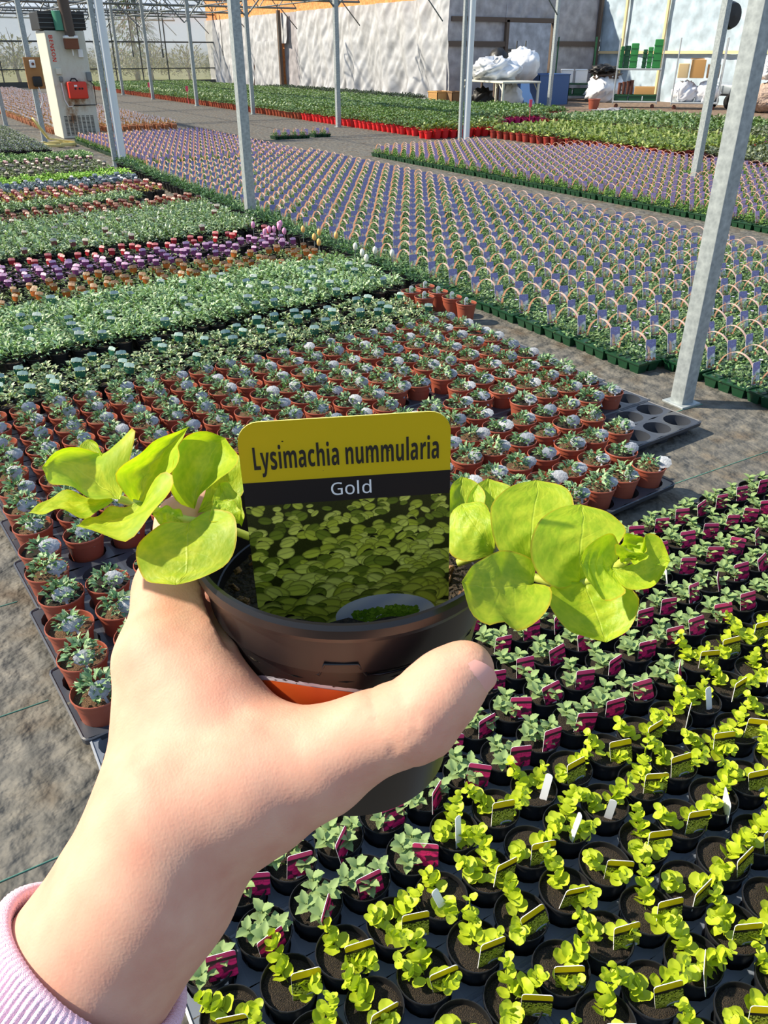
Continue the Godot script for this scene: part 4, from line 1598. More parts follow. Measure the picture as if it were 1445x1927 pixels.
func build_far_beds():
	var g1 := [c8(104, 134, 82), c8(126, 152, 100), c8(86, 114, 68), c8(150, 172, 128)]
	var yellow := [c8(138, 156, 78), c8(160, 174, 100), c8(116, 138, 70), c8(110, 126, 80)]
	var grey := [c8(118, 128, 100), c8(140, 148, 122), c8(98, 110, 84)]
	pot_block("bright_red_pot_plant", "plant in bright red pot beside the path", "large bright red pots", c8(216, 34, 40), g1, 9.85, 12.3, -15.3, -20.8, 500, 220)
	pot_block("terracotta_bedding_pot", "plant in large terracotta pot beside the path", "large terracotta pots along the path", c8(158, 74, 48), g1, 9.85, 10.6, -20.9, -46.5, 520, 300)
	pot_block("green_bedding_pot", "leafy plant in front of the white sheeting", "leafy plants in front of the sheeting", c8(120, 60, 44), g1, 11.1, 15.2, -21.1, -46.5, 540, 40)
	pot_block("dark_bedding_pot", "dark plant at the foot of the sheeting", "dark plants at the foot of the sheeting", c8(70, 50, 44), [c8(80, 92, 82), c8(100, 110, 98), c8(66, 80, 68)], 15.5, 16.6, -25.2, -37.0, 560, 60)
	pot_block("magenta_pot_plant", "plant in magenta pot before the work table", "large magenta pots", c8(196, 40, 110), g1, 12.7, 14.6, -16.7, -17.5, 580, 60)
	pot_block("table_bed_plant", "green plant between magenta pots and table", "green plants before the work table", c8(150, 60, 60), g1, 12.7, 16.2, -17.75, -21.0, 590, 40)
	pot_block("scarlet_row_pot", "yellow green plant in scarlet pot", "scarlet pots at the end of the yellow green bed", c8(220, 30, 34), yellow, 9.7, 11.6, -14.55, -15.0, 600, 60)
	pot_block("yellow_green_plant", "yellow green plant behind the lilac labels", "yellow green plants", c8(150, 54, 46), yellow, 11.0, 13.4, -9.35, -14.4, 620, 200, 0.12)
	pot_block("grey_bed_plant", "grey green plant behind the lilac labels", "grey green bed plants", c8(90, 50, 60), grey, 11.0, 13.4, -6.5, -9.1, 640, 150, 0.12)
	pot_block("brown_pot_plant", "plant in brown pot before the soil strip", "brown pots before the soil strip", c8(150, 76, 50), g1, 13.9, 16.9, -13.6, -16.2, 660, 90)
	pot_block("pink_pot_plant", "plant in pink pot before the soil strip", "pink pots before the soil strip", c8(222, 70, 140), g1, 13.9, 16.9, -11.2, -13.4, 680, 80)
	pot_block("purple_pot_plant", "plant in purple pot before the soil strip", "purple pots before the soil strip", c8(116, 36, 130), grey, 13.9, 16.9, -7.5, -11.0, 700, 120)
	# orange brown bedding packs beyond the heater
	var b := MB.new()
	b.tint = c8(172, 112, 80).srgb_to_linear()
	b.lathe([Vector2(0.05, 0.0), Vector2(0.07, 0.1), Vector2(0.0, 0.1)], 8)
	var protos := []
	for k in 3:
		var o := Node3D.new()
		part(o, "pot", b, M.far_pot)
		part(o, "foliage", bush(20, 0.06, 0.05, 0.05, 0.03, [c8(176, 138, 104), c8(150, 134, 96), c8(196, 156, 126)], 720 + k, 0.1), M.leaf)
		part(o, "white_label", label_mesh(0.03, 0.05, -0.03, 0.006, 0.002, M.tag_back, M.hoop, 0.05, 0.0), null, Vector3(0, 0.15, 0.03))
		protos.append(o)
	row_block("orange_bedding_pot", "orange brown bedding plant beyond the heater", "orange brown bedding plants", protos, 3.4, 6.1, -19.6, -44.0, 0.19, 120)

# ---------------------------------------------------------------- the house
func sheet_mesh(a: Vector3, b: Vector3, h0: float, h1: float, nu: int, nv: int, amp: float, seed_: int, gather := 0.0) -> ArrayMesh:
	# hanging plastic: a grid between two ground points with folds and creases
	var nz := FastNoiseLite.new()
	nz.seed = seed_
	nz.frequency = 0.5
	nz.fractal_octaves = 2
	var along := (b - a).normalized()
	var out := along.cross(Vector3.UP)
	var l := a.distance_to(b)
	var m := MB.new()
	var rs := []
	for j in nv + 1:
		var row := PackedVector3Array()
		var y := lerpf(h0, h1, float(j) / nv)
		for i in nu + 1:
			var x := l * i / nu
			var fold := nz.get_noise_2d(x * 1.7 + y * 0.4, y * 0.3) + 0.35 * nz.get_noise_2d(x * 3.0 - y * 1.6, y * 1.1 + 40.0) + 0.12 * absf(nz.get_noise_2d(x * 4.0 + y * 3.0, y * 2.0 - 20.0))
			var slack := 1.0 + 1.2 * exp(-absf(y - h0) * 2.0)
			row.append(a + along * x + Vector3.UP * y + out * fold * amp * slack + along * gather * sin(y * 2.0 + x) * 0.1)
		rs.append(row)
	m.rows(rs)
	return m.mesh()

func bar(b: MB, p: Vector3, q: Vector3, w: float):
	b.tube([p, q], w * 0.7071, 4)

func square_post(x: float, z: float, h: float, w: float, label: String, pipe := false, short := 0.0):
	var o := thing("galvanised_post", label, "post", Vector3(x, 0, z))
	var b := MB.new()
	b.box(Vector3(0, h * 0.5, 0), Vector3(w, h, w), 0.004)
	part(o, "post_tube", b, M.zinc)
	b = MB.new()
	b.box(Vector3(0, 0.006, 0), Vector3(w + 0.05, 0.012, w + 0.05), 0.002)
	part(o, "foot_plate", b, M.zinc)
	if pipe:
		b = MB.new()
		b.lathe([Vector2(0.0, 0.01), Vector2(0.062, 0.01), Vector2(0.062, h)], 24, false)
		part(o, "rainwater_pipe", b, M.white_pipe, Vector3(0.10, 0, 0.06))

func build_shell():
	var b := MB.new()
	b.box(Vector3(8, -0.06, -22), Vector3(50, 0.12, 56))
	var fl := structure("floor", b, M.ground_cover, "grey woven ground cover and trodden path")
	var threads := []
	for k in 5:
		threads.append([-1.6, -1.295 - 0.51 * k, 0.02, -1.295 - 0.51 * k])
	threads.append([2.32, -1.806, 3.2, -1.806])
	threads.append([3.0, -2.316, 3.2, -2.316])
	for e in threads:
		var th := MB.new()
		bar(th, Vector3(e[0], 0.001, e[1]), Vector3(e[2], 0.001, e[3]), 0.003)
		part(fl, "marker_thread", th, M.thread)
	b = MB.new()
	b.box(Vector3(21.0, 0.01, -17), Vector3(7.2, 0.03, 17))
	structure("floor", b, M.earth, "bare brown soil strip in front of the work area")
	# posts
	square_post(3.12, -2.38, 3.3, 0.08, "near square galvanised post rising beside the empty tray wells")
	square_post(3.12, -7.94, 3.3, 0.09, "square galvanised post at the edge of the bed beside blue labels")
	square_post(3.12, -13.37, 3.3, 0.07, "post with fat white pipe standing in front of the heater", true)
	square_post(2.91, -18.0, 3.3, 0.09, "grey post carrying the brown switch board beside the heater")
	square_post(2.85, -22.6, 3.3, 0.09, "short looking grey post at the far edge of the picture, before the orange plants")
	square_post(9.3, -7.6, 3.3, 0.09, "square galvanised post among the lilac labels with black disc near its top")
	square_post(9.45, -13.2, 3.3, 0.06, "post with white pipe behind the lilac labels", true)
	var names := ["beside the bright red pots", "at the bend from red to terracotta pots", "in the row of terracotta pots, second along the path", "in the row of terracotta pots, third along the path", "farthest along the terracotta row"]
	var k := 0
	for z in [-18.2, -23.4, -28.2, -33.2, -37.5]:
		square_post(9.52, z, 3.4, 0.1, "slim grey post " + names[k])
		k += 1
	square_post(18.1, -20.7, 3.4, 0.1, "slim pale post between work table and steel trolley")
	square_post(16.6, -9.6, 3.4, 0.09, "slim pale post beside the soil strip and the loaded trolley")
	# black disc on the post at the upper right
	b = MB.new()
	b.xf = Transform3D(Basis(Vector3.RIGHT, PI / 2), Vector3.ZERO)
	b.lathe([Vector2(0.0, -0.05), Vector2(0.12, -0.05), Vector2(0.15, 0.0), Vector2(0.13, 0.05), Vector2(0.0, 0.06)], 24)
	single("ventilator_disc", b, M.black, "black round disc fixed near the top of the post", "ventilator", Vector3(9.44, 1.9, -7.62))
	# plastic sheeting on three walls, brick above
	b = MB.new()
	b.box(Vector3(17.9, 2.5, -38.0), Vector3(0.3, 5.0, 23.0))
	structure("wall_brick", b, M.brick, "orange brick wall above the plastic sheeting")
	structure("wall_sheet", sheet_mesh(Vector3(17.5, 0, -37.2), Vector3(17.5, 0, -25.3), 0.0, 3.1, 220, 70, 0.16, 3), M.sheet, "white crumpled plastic sheeting hung along the brick wall")
	structure("wall_sheet", sheet_mesh(Vector3(17.5, 0, -49.0), Vector3(17.5, 0, -42.4), 0.0, 3.05, 90, 40, 0.10, 4), M.sheet, "white plastic sheeting in the far corner beside the glass")
	structure("wall_sheet", sheet_mesh(Vector3(17.45, 0, -42.4), Vector3(17.45, 0, -39.0), 0.0, 2.0, 60, 40, 0.10, 5), M.sheet, "lower white sheet beside the dark gap")
	structure("wall_sheet", sheet_mesh(Vector3(17.6, 0, -42.6), Vector3(17.6, 0, -38.4), 1.9, 3.1, 60, 30, 0.08, 6), M.sheet, "upper cream sheet over the dark gap")
	structure("wall_sheet", sheet_mesh(Vector3(17.7, 0, -39.0), Vector3(17.6, 0, -37.0), 0.0, 3.1, 30, 40, 0.08, 7), M.grey_sheet, "grey sheeting in the gap between white sheets")
	b = MB.new()
	b.box(Vector3(17.42, 1.6, -38.95), Vector3(0.14, 3.2, 0.16))
	structure("trim_1", b, M.old_wood, "dark timber upright beside the gap")
	# recess wall with doorway
	for e in [[17.5, 19.95, 0.0, 3.4, 8], [22.1, 24.4, 0.0, 3.4, 9], [19.95, 22.1, 2.55, 3.4, 10]]:
		structure("wall_sheet", sheet_mesh(Vector3(e[0], 0, -25.4), Vector3(e[1], 0, -25.4), e[2], e[3], 40, 50, 0.06, e[4]), M.grey_sheet, "grey translucent sheeting of the back wall round the doorway")
	b = MB.new()
	for e in [[Vector3(19.95, 1.25, -25.35), Vector3(0.12, 2.5, 0.12)], [Vector3(22.05, 1.25, -25.35), Vector3(0.14, 2.5, 0.12)], [Vector3(21.0, 2.5, -25.35), Vector3(2.3, 0.14, 0.12)]]:
		b.box(e[0], e[1])
	structure("door_1", b, M.old_wood, "dark timber frame of the open doorway")
	var tr := 2
	for e in [[Vector3(18.7, 1.78, -25.34), Vector3(2.4, 0.16, 0.06)], [Vector3(23.2, 1.8, -25.34), Vector3(2.3, 0.16, 0.06)], [Vector3(19.9, 2.5, -25.34), Vector3(4.6, 0.14, 0.05)], [Vector3(24.2, 1.6, -25.3), Vector3(0.12, 3.3, 0.12)]]:
		b = MB.new()
		b.box(e[0], e[1])
		structure("trim_%d" % tr, b, M.old_wood, "timber rail of the back wall")
		tr += 1
	structure("wall_sheet", sheet_mesh(Vector3(24.4, 0, -25.4), Vector3(24.4, 0, -8.0), 0.0, 3.6, 160, 60, 0.05, 11), M.blue_sheet, "pale blue plastic sheeting of the side wall")
	for e in [[Vector3(24.3, 1.53, -18.5), Vector3(0.06, 0.09, 13.5)]]:
		b = MB.new()
		b.box(e[0], e[1])
		structure("trim_%d" % tr, b, M.batten, "pale wooden batten across the blue sheeting")
		tr += 1
	for z in [-24.1, -22.2]:
		b = MB.new()
		b.box(Vector3(24.28, 1.75, z), Vector3(0.07, 3.5, 0.09))
		structure("trim_%d" % tr, b, M.batten, "upright wooden batten on the blue sheeting")
		tr += 1
	# room beyond the doorway
	b = MB.new()
	b.box(Vector3(26.5, 1.9, -29.4), Vector3(17.0, 4.4, 0.1))
	structure("wall_beyond", b, M.sheet, "pale sheet beyond the doorway")
	# glass end wall: panes between glazing bars
	var end := Node3D.new()
	end.name = "wall_glass"
	add_child(end)
	end.set_meta("kind", "structure")
	end.set_meta("label", "glazed end wall with dusty panes")
	var pane := {}
	var levels := [0.25, 0.8, 2.02, 3.3]
	for j in 3:
		var pb := MB.new()
		pb.box(Vector3.ZERO, Vector3(1.36, levels[j + 1] - levels[j] - 0.04, 0.008))
		pane[j] = pb.mesh()
	var barm := MB.new()
	barm.box(Vector3(0, 1.9, 0), Vector3(0.05, 3.8, 0.06))
	var bars := barm.mesh()
	for i in 12:
		var x := 2.2 + 1.4 * i
		part(end, "glazing_bar", bars, M.dark_frame, Vector3(x, 0, -48.0))
		for j in 3:
			part(end, "pane", pane[j], M.glass, Vector3(x + 0.7, (levels[j] + levels[j + 1]) * 0.5, -48.0))
	for e in [[0.12, 0.26, "kerb"], [0.8, 0.05, "rail"], [2.02, 0.07, "rail"], [3.3, 0.06, "rail"]]:
		b = MB.new()
		b.box(Vector3(9.9, e[0], -47.98), Vector3(15.6, e[1], 0.09))
		part(end, e[2], b, M.dark_frame)
	# roof trusses, gutters and purlins over the far part
	for zi in 7:
		var z := -18.2 - 5.2 * zi
		for x0 in [-3.28, 3.12, 9.52]:
			b = MB.new()
			var y := 3.05
			bar(b, Vector3(x0, y, z), Vector3(x0 + 6.4, y, z), 0.05)
			bar(b, Vector3(x0, y + 0.45, z), Vector3(x0 + 6.4, y + 0.45, z), 0.05)
			for q in 8:
				var xa: float = x0 + 0.8 * q
				bar(b, Vector3(xa, y, z), Vector3(xa + 0.4, y + 0.45, z), 0.025)
				bar(b, Vector3(xa + 0.4, y + 0.45, z), Vector3(xa + 0.8, y, z), 0.025)
			bar(b, Vector3(x0, y + 0.45, z), Vector3(x0 + 3.2, y + 1.8, z), 0.045)
			bar(b, Vector3(x0 + 3.2, y + 1.8, z), Vector3(x0 + 6.4, y + 0.45, z), 0.045)
			bar(b, Vector3(x0, 2.35, z), Vector3(x0 + 0.7, y, z), 0.03)
			bar(b, Vector3(x0 + 6.4, 2.35, z), Vector3(x0 + 5.7, y, z), 0.03)
			structure("roof_truss", b, M.frame, "grey steel lattice roof truss")
	# glass of the roof over the far part
	var rg := Node3D.new()
	rg.name = "ceiling_glass"
	add_child(rg)
	rg.set_meta("kind", "structure")
	rg.set_meta("label", "dusty glass panes of the roof")
	var rp := MB.new()
	rp.box(Vector3.ZERO, Vector3(3.36, 0.008, 1.36))
	var rpm := rp.mesh()
	for x0 in [-3.28, 3.12, 9.52]:
		for k2 in 22:
			for s in [-1, 1]:
				part(rg, "pane", rpm, M.roof_glass, Transform3D(Basis(Vector3.BACK, s * -atan2(1.35, 3.2)), Vector3(x0 + 3.2 + s * 1.62, 4.21, -17.4 - 1.4 * k2)))
	for x in [3.12, 9.52]:
		b = MB.new()
		b.box(Vector3(x, 3.55, -33), Vector3(0.22, 0.1, 30))
		structure("roof_gutter", b, M.frame, "grey roof gutter along the posts")
	for x in [5.2, 7.4, 11.6, 13.8]:
		b = MB.new()
		bar(b, Vector3(x, 3.0, -16), Vector3(x, 3.0, -48), 0.03)
		structure("roof_wire", b, M.frame, "thin irrigation pipe under the roof")
	var ns := 0
	for e in [[7.3, -24.0], [8.4, -31.0], [12.2, -36.0], [13.4, -30.0], [15.0, -40.0]]:
		b = MB.new()
		bar(b, Vector3(e[0], 1.6, e[1]), Vector3(e[0], 3.0, e[1]), 0.02)
		ns += 1
		b.box(Vector3(e[0], 1.5, e[1]), Vector3(0.04, 0.2, 0.04))
		single("hanging_sprinkler", b, M.dark_frame, "thin sprinkler drop tube hanging from roof pipes, %s from the heater" % ordinal(ns), "sprinkler", Vector3.ZERO, "hanging sprinkler tubes")

func build_heater():
	var o := thing("warm_air_heater", "tall cream cabinet heater with red burner box and rust stains", "heater", Vector3(3.35, 0, -18.4))
	var b := MB.new()
	b.box(Vector3(0.37, 0.94, -0.46), Vector3(0.74, 1.88, 0.92), 0.012)
	part(o, "cabinet", b, M.cream)
	# front panel with its stained paint
	var g := FastNoiseLite.new()
	g.frequency = 0.03
	var im := Image.create(128, 320, false, Image.FORMAT_RGB8)
	for y in 320:
		for x in 128:
			var n := g.get_noise_2d(x * 2.0, y) + 0.5 * g.get_noise_2d(x * 6.0, y * 4.0)
			var col := c8(206, 204, 190)
			var r1 := exp(-pow((x - 78) / 42.0, 2.0) - pow((y - 160) / 13.0, 2.0)) * 1.5
			var r2 := exp(-pow((x - 40) / 14.0, 2.0) - pow((y - 250) / 40.0, 2.0)) * 1.1
			var r3 := exp(-pow((x - 72) / 30.0, 2.0) - pow((y - 196) / 26.0, 2.0)) * 0.8
			col = col.lerp(c8(128, 82, 44), clampf((r1 + r2 + r3) * (0.7 + n) + n * 0.10, 0, 0.9))
			im.set_pixel(x, y, col)
	var pm := mat("stained_paint", Color.WHITE, 0.55)
	pm.albedo_texture = ImageTexture.create_from_image(im)
	b = MB.new()
	b.face(Vector3(0.015, 0.02, 0.006), Vector3(0.725, 0.02, 0.006), Vector3(0.725, 1.86, 0.006), Vector3(0.015, 1.86, 0.006))
	b.box(Vector3(0.37, 0.94, 0.002), Vector3(0.72, 1.85, 0.006))
	part(o, "front_panel", b, pm)
	# louvred head, green duct, flue
	b = MB.new()
	b.box(Vector3(0.37, 2.04, -0.46), Vector3(0.86, 0.30, 0.9), 0.01)
	part(o, "outlet_head", b, M.black)
	for k in 4:
		b = MB.new()
		b.box(Vector3(0.37, 1.93 + 0.075 * k, 0.0), Vector3(0.90, 0.008, 0.03))
		part(o, "louvre", b, M.frame)
	b = MB.new()
	b.lathe([Vector2(0.13, 1.88), Vector2(0.15, 2.2), Vector2(0.0, 2.2)], 18)
	part(o, "green_duct", b, M.green_duct, Vector3(0.34, 0, 0.03))
	b = MB.new()
	b.tube([Vector3(0.44, 1.78, 0.16), Vector3(0.43, 2.05, 0.16), Vector3(0.40, 2.5, 0.15), Vector3(0.38, 3.6, 0.14)], [0.095, 0.1, 0.105, 0.105], 18)
	part(o, "flue", b, M.flue)
	b = MB.new()
	b.box(Vector3(0.44, 1.68, 0.12), Vector3(0.24, 0.22, 0.2), 0.01)
	part(o, "flue_box", b, M.rusty)
	b = MB.new()
	b.box(Vector3(0.44, 1.77, 0.13), Vector3(0.25, 0.05, 0.22), 0.01)
	part(o, "flue_band", b, M.white)
	b = MB.new()
	b.tube([Vector3(0.44, 1.58, 0.14), Vector3(0.44, 1.46, 0.14)], [0.022, 0.008], 8)
	part(o, "drip_nozzle", b, M.white)
	var br := part(o, "burner_box", null, M.red_box)
	b = MB.new()
	b.box(Vector3(0.40, 0.87, 0.12), Vector3(0.36, 0.30, 0.22), 0.02)
	br.mesh = b.mesh()
	b = MB.new()
	b.box(Vector3(0.36, 0.95, 0.232), Vector3(0.06, 0.03, 0.006))
	part(br, "rating_plate", b, M.white)
	for x in [0.35, 0.43, 0.48]:
		b = MB.new()
		b.xf = Transform3D(Basis(Vector3.RIGHT, PI / 2), Vector3(x, 0.90, 0.225))
		b.lathe([Vector2(0.02, 0.0), Vector2(0.018, 0.014), Vector2(0.0, 0.014)], 12)
		part(br, "knob", b, M.black)
	b = MB.new()
	b.tube([Vector3(0.30, 1.02, 0.1), Vector3(0.33, 1.07, 0.1), Vector3(0.40, 1.07, 0.1), Vector3(0.44, 1.02, 0.1)], 0.014, 8)
	part(br, "cable_loop", b, M.black)
	# slots of the air intake
	b = MB.new()
	for i in 7:
		for j in 15:
			b.box(Vector3(0.11 + 0.085 * i, 0.07 + 0.024 * j, 0.008), Vector3(0.06, 0.012, 0.006))
	tag(part(o, "intake_slots", b, M.black), "dark slots of the air intake", "", "", "stuff")
	for e in [["switch_box", 0.13, 1.20, 0.10, 0.11, M.cream], ["switch_box", 0.15, 1.06, 0.06, 0.09, M.frame], ["thermostat", 0.60, 1.50, 0.09, 0.14, M.white], ["junction_box", 0.69, 1.10, 0.10, 0.16, M.frame]]:
		b = MB.new()
		b.box(Vector3(e[1], e[2], 0.03), Vector3(e[3], e[4], 0.06), 0.008)
		part(o, e[0], b, e[5])
	b = MB.new()
	b.tube([Vector3(0.14, 1.0, 0.03), Vector3(0.15, 0.7, 0.04), Vector3(0.2, 0.58, 0.04), Vector3(0.28, 0.58, 0.03)], 0.012, 8)
	part(o, "cable", b, M.white)
	b = MB.new()
	b.tube([Vector3(0.69, 1.02, 0.05), Vector3(0.75, 0.95, 0.06), Vector3(0.74, 0.6, 0.05), Vector3(0.3, 0.6, 0.03)], 0.01, 8)
	part(o, "cable", b, M.black)
	part(o, "lettering", lettering("BENSON", 0.075, 0.44), M.red_box, Transform3D(Basis(Vector3.BACK, -PI / 2), Vector3(0.06, 1.80, 0.01)))
	# switch board on the post
	var s := thing("switch_board", "brown board with white switch and black box fixed to the grey post", "switch board", Vector3(2.95, 0, -17.92))
	b = MB.new()
	b.box(Vector3(0.0, 1.18, 0), Vector3(0.3, 0.52, 0.03), 0.004)
	part(s, "board", b, M.board)
	b = MB.new()
	b.box(Vector3(-0.01, 1.33, 0.04), Vector3(0.1, 0.13, 0.06), 0.01)
	var sw := part(s, "switch", b, M.white)
	b = MB.new()
	b.xf = Transform3D(Basis(Vector3.RIGHT, PI / 2), Vector3(-0.005, 1.33, 0.07))
	b.lathe([Vector2(0.026, 0), Vector2(0.024, 0.02), Vector2(0, 0.02)], 12)
	part(sw, "switch_knob", b, M.rusty)
	b = MB.new()
	b.box(Vector3(0.02, 1.04, 0.05), Vector3(0.16, 0.17, 0.08), 0.02)
	part(s, "socket_box", b, M.black)
	b = MB.new()
	b.tube([Vector3(0.02, 0.95, 0.06), Vector3(0.05, 0.75, 0.08), Vector3(-0.02, 0.6, 0.07)], 0.008, 6)
	part(s, "cable", b, M.white)
	# coil of hose at the foot of the post
	b = MB.new()
	var path := []
	for k in 90:
		var a := TAU * k / 22.0
		path.append(Vector3(cos(a) * (0.30 + 0.02 * sin(k * 1.7)), 0.02 + 0.010 * (k % 9) * 0.4 + 0.02 * k / 90.0, sin(a) * 0.26))
	for k in 24:
		var a := TAU * k / 18.0
		path.append(Vector3(-0.26 + 0.10 * cos(a), 0.22 - 0.17 * cos(a) + 0.1, 0.1 + 0.1 * sin(a) - 0.004 * k))
	b.tube(path, 0.016, 8)
	single("garden_hose", b, M.hose, "coiled yellow garden hose on the floor at the foot of the post", "hose", Vector3(2.95, 0, -16.9))

func crate(o: Node3D, at: Vector3, size: Vector3, m: Material, called := "crate"):
	# an open crate: floor, four walls and a rim
	var b := MB.new()
	var t := 0.02
	b.box(at + Vector3(0, t * 0.5, 0), Vector3(size.x, t, size.z))
	for s in [-1, 1]:
		b.box(at + Vector3(s * (size.x - t) * 0.5, size.y * 0.5, 0), Vector3(t, size.y, size.z))
		b.box(at + Vector3(0, size.y * 0.5, s * (size.z - t) * 0.5), Vector3(size.x, size.y, t))
		b.box(at + Vector3(s * size.x * 0.5, size.y - t, 0), Vector3(t * 1.6, t * 1.6, size.z + t))
		b.box(at + Vector3(0, size.y - t, s * size.z * 0.5), Vector3(size.x + t, t * 1.6, t * 1.6))
	return part(o, called, b, m) if o else b

func rest_on(host: Node3D, called: String, b, m: Material, label: String, category: String, at := Vector3.ZERO):
	single(called, b, m, label, category).transform = host.transform * Transform3D(Basis.IDENTITY, at)

func trolley(at: Vector3, turn: float, shelves: Array, label: String, m: Material, height := 1.9) -> Node3D:
	var o := thing("plant_trolley", label, "trolley", at)
	o.rotation.y = turn
	for y in shelves:
		var b := MB.new()
		b.box(Vector3(0, y, 0), Vector3(1.35, 0.045, 0.565), 0.008)
		part(o, "shelf", b, m)
	for sx in [-1, 1]:
		for sz in [-1, 1]:
			var b := MB.new()
			b.box(Vector3(sx * 0.655, 0.14 + (height - 0.14) * 0.5, sz * 0.26), Vector3(0.035, height - 0.14, 0.035), 0.004)
			part(o, "upright", b, m)
			b = MB.new()
			b.xf = Transform3D(Basis(Vector3.RIGHT, PI / 2), Vector3(sx * 0.55, 0.065, sz * 0.2))
			b.lathe([Vector2(0, -0.02), Vector2(0.055, -0.02), Vector2(0.06, 0.0), Vector2(0.055, 0.02), Vector2(0, 0.02)], 14)
			part(o, "wheel", b, M.brown_pot)
	return o

func lump(r: Vector3, seed_: int, rough: float, m := 18) -> MB:
	# a soft irregular body resting on y = 0: bag, sack, heap or boulder
	var nz := FastNoiseLite.new()
	nz.seed = seed_
	nz.frequency = 1.3
	nz.fractal_octaves = 4
	var b := MB.new()
	var rs := []
	for j in 15:
		var ring := PackedVector3Array()
		var t := PI * j / 14.0
		for k in 26:
			var a := -TAU * k / 26.0
			var d := Vector3(sin(t) * cos(a), -cos(t), sin(t) * sin(a))
			var f := 1.0 + rough * nz.get_noise_3dv(d * 2.0) * 2.0 + rough * 0.6 * absf(nz.get_noise_3dv(d * 5.0))
			var p := Vector3(d.x * r.x, d.y * r.y, d.z * r.z) * f
			p.y = maxf(p.y + r.y * 0.8, 0.0)
			ring.append(p)
		rs.append(ring)
	b.rows(rs, true)
	return b

func build_work_area():
	# folding table with a heap of white fleece
	var t := thing("work_table", "pale steel work table heaped with white fleece", "table", Vector3(17.1, 0, -21.9))
	t.rotation.y = deg_to_rad(-8)
	var b := MB.new()
	b.box(Vector3(0, 0.76, 0), Vector3(1.3, 0.05, 2.6), 0.008)
	part(t, "table_top", b, M.cream)
	for sx in [-1, 1]:
		for sz in [-1, 1]:
			b = MB.new()
			b.box(Vector3(sx * 0.6, 0.37, sz * 1.25), Vector3(0.06, 0.74, 0.06), 0.005)
			bar(b, Vector3(sx * 0.6, 0.5, sz * 1.25), Vector3(sx * 0.6, 0.73, sz * 1.0), 0.03)
			part(t, "leg", b, M.cream)
	single("fleece_heap", lump(Vector3(0.7, 0.34, 0.7), 3, 0.28), M.bag, "heap of white crumpled fleece lying on the work table", "fleece", Vector3(17.2, 0.785, -22.3))
	single("fleece_heap", lump(Vector3(0.5, 0.5, 0.55), 13, 0.15), M.bag, "tall rounded bundle of white fleece behind the table heap", "fleece", Vector3(18.5, 0.75, -22.6))
	single("fleece_tail", lump(Vector3(0.25, 0.36, 0.4), 17, 0.25), M.bag, "white fleece trailing to the floor under the work table", "fleece", Vector3(17.6, 0, -21.9))
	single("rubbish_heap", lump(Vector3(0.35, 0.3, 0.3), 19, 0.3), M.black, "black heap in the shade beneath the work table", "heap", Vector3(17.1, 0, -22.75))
	single("water_butt", lump(Vector3(0.34, 0.42, 0.34), 5, 0.05), M.black, "black rounded drum showing behind the white pipe", "drum", Vector3(18.6, 0.9, -24.0))
	var bt := thing("drum_stand", "dim stand carrying the black drum behind the table", "stand", Vector3(18.6, 0, -24.0))
	b = MB.new()
	b.box(Vector3(0, 0.87, 0), Vector3(0.8, 0.05, 0.8))
	part(bt, "stand_top", b, M.old_wood)
	for sx in [-1, 1]:
		for sz in [-1, 1]:
			b = MB.new()
			b.box(Vector3(sx * 0.35, 0.43, sz * 0.35), Vector3(0.06, 0.86, 0.06))
			part(bt, "leg", b, M.old_wood)
	single("blue_pallet_box", crate(null, Vector3.ZERO, Vector3(1.3, 0.92, 1.1), M.blue_plastic), M.blue_plastic, "large blue plastic pallet box standing behind the work table", "box", Vector3(19.7, 0, -22.9))
	for e in [[16.7, -24.6, 0.55, "open brown cardboard box beside the sheeting at the end of the bed", M.card], [17.0, -24.2, 0.4, "darker cardboard box under the end of the table", M.card_dark]]:
		var c = crate(null, Vector3.ZERO, Vector3(e[2], 0.42, e[2]), e[4])
		single("cardboard_box", c, e[4], e[3], "box", Vector3(e[0], 0, e[1]))
	# things seen through the doorway
	var dr := trolley(Vector3(21.0, 0, -26.6), 0.0, [0.2, 0.75, 1.2], "dark trolley of pots standing in the doorway", M.dark_frame)
	rest_on(dr, "pot_stack", crate(null, Vector3.ZERO, Vector3(0.4, 0.2, 0.4), M.black), M.black, "black pots stacked on the dark trolley in the doorway", "pots", Vector3(-0.3, 1.225, 0))
	rest_on(dr, "seed_tray", crate(null, Vector3.ZERO, Vector3(0.5, 0.12, 0.4), M.dark_green), M.dark_green, "dark green tray on top of the trolley in the doorway", "tray", Vector3(0.35, 1.225, 0))
	rest_on(dr, "wooden_flat", crate(null, Vector3.ZERO, Vector3(1.0, 0.2, 0.5), M.old_wood), M.old_wood, "brown wooden flat on the middle shelf in the doorway", "tray", Vector3(0.1, 0.775, 0))
	b = MB.new()
	b.box(Vector3(0, 0.8, 0), Vector3(0.9, 1.6, 0.5), 0.02)
	b.box(Vector3(0, 1.64, 0), Vector3(0.94, 0.08, 0.54), 0.02)
	single("storage_cupboard", b, M.frame, "tall pale grey cupboard beyond the doorway", "cupboard", Vector3(21.6, 0, -27.8))
	# trolley with polystyrene boxes
	var t2 := trolley(Vector3(22.3, 0, -24.3), deg_to_rad(-40), [0.2, 0.55], "low dark green trolley with white boxes on it", M.dark_green, 2.0)
	for e in [[-0.25, "white lidded box on the dark green trolley, the one nearer the doorway"], [0.25, "white lidded box on the dark green trolley, the one nearer the sack"]]:
		b = MB.new()
		b.box(Vector3(0, 0.2, 0), Vector3(0.42, 0.4, 0.42), 0.02)
		b.box(Vector3(0, 0.41, 0), Vector3(0.45, 0.05, 0.45), 0.015)
		rest_on(t2, "lidded_box", b, M.white, e[1], "box", Vector3(e[0], 0.575, 0))
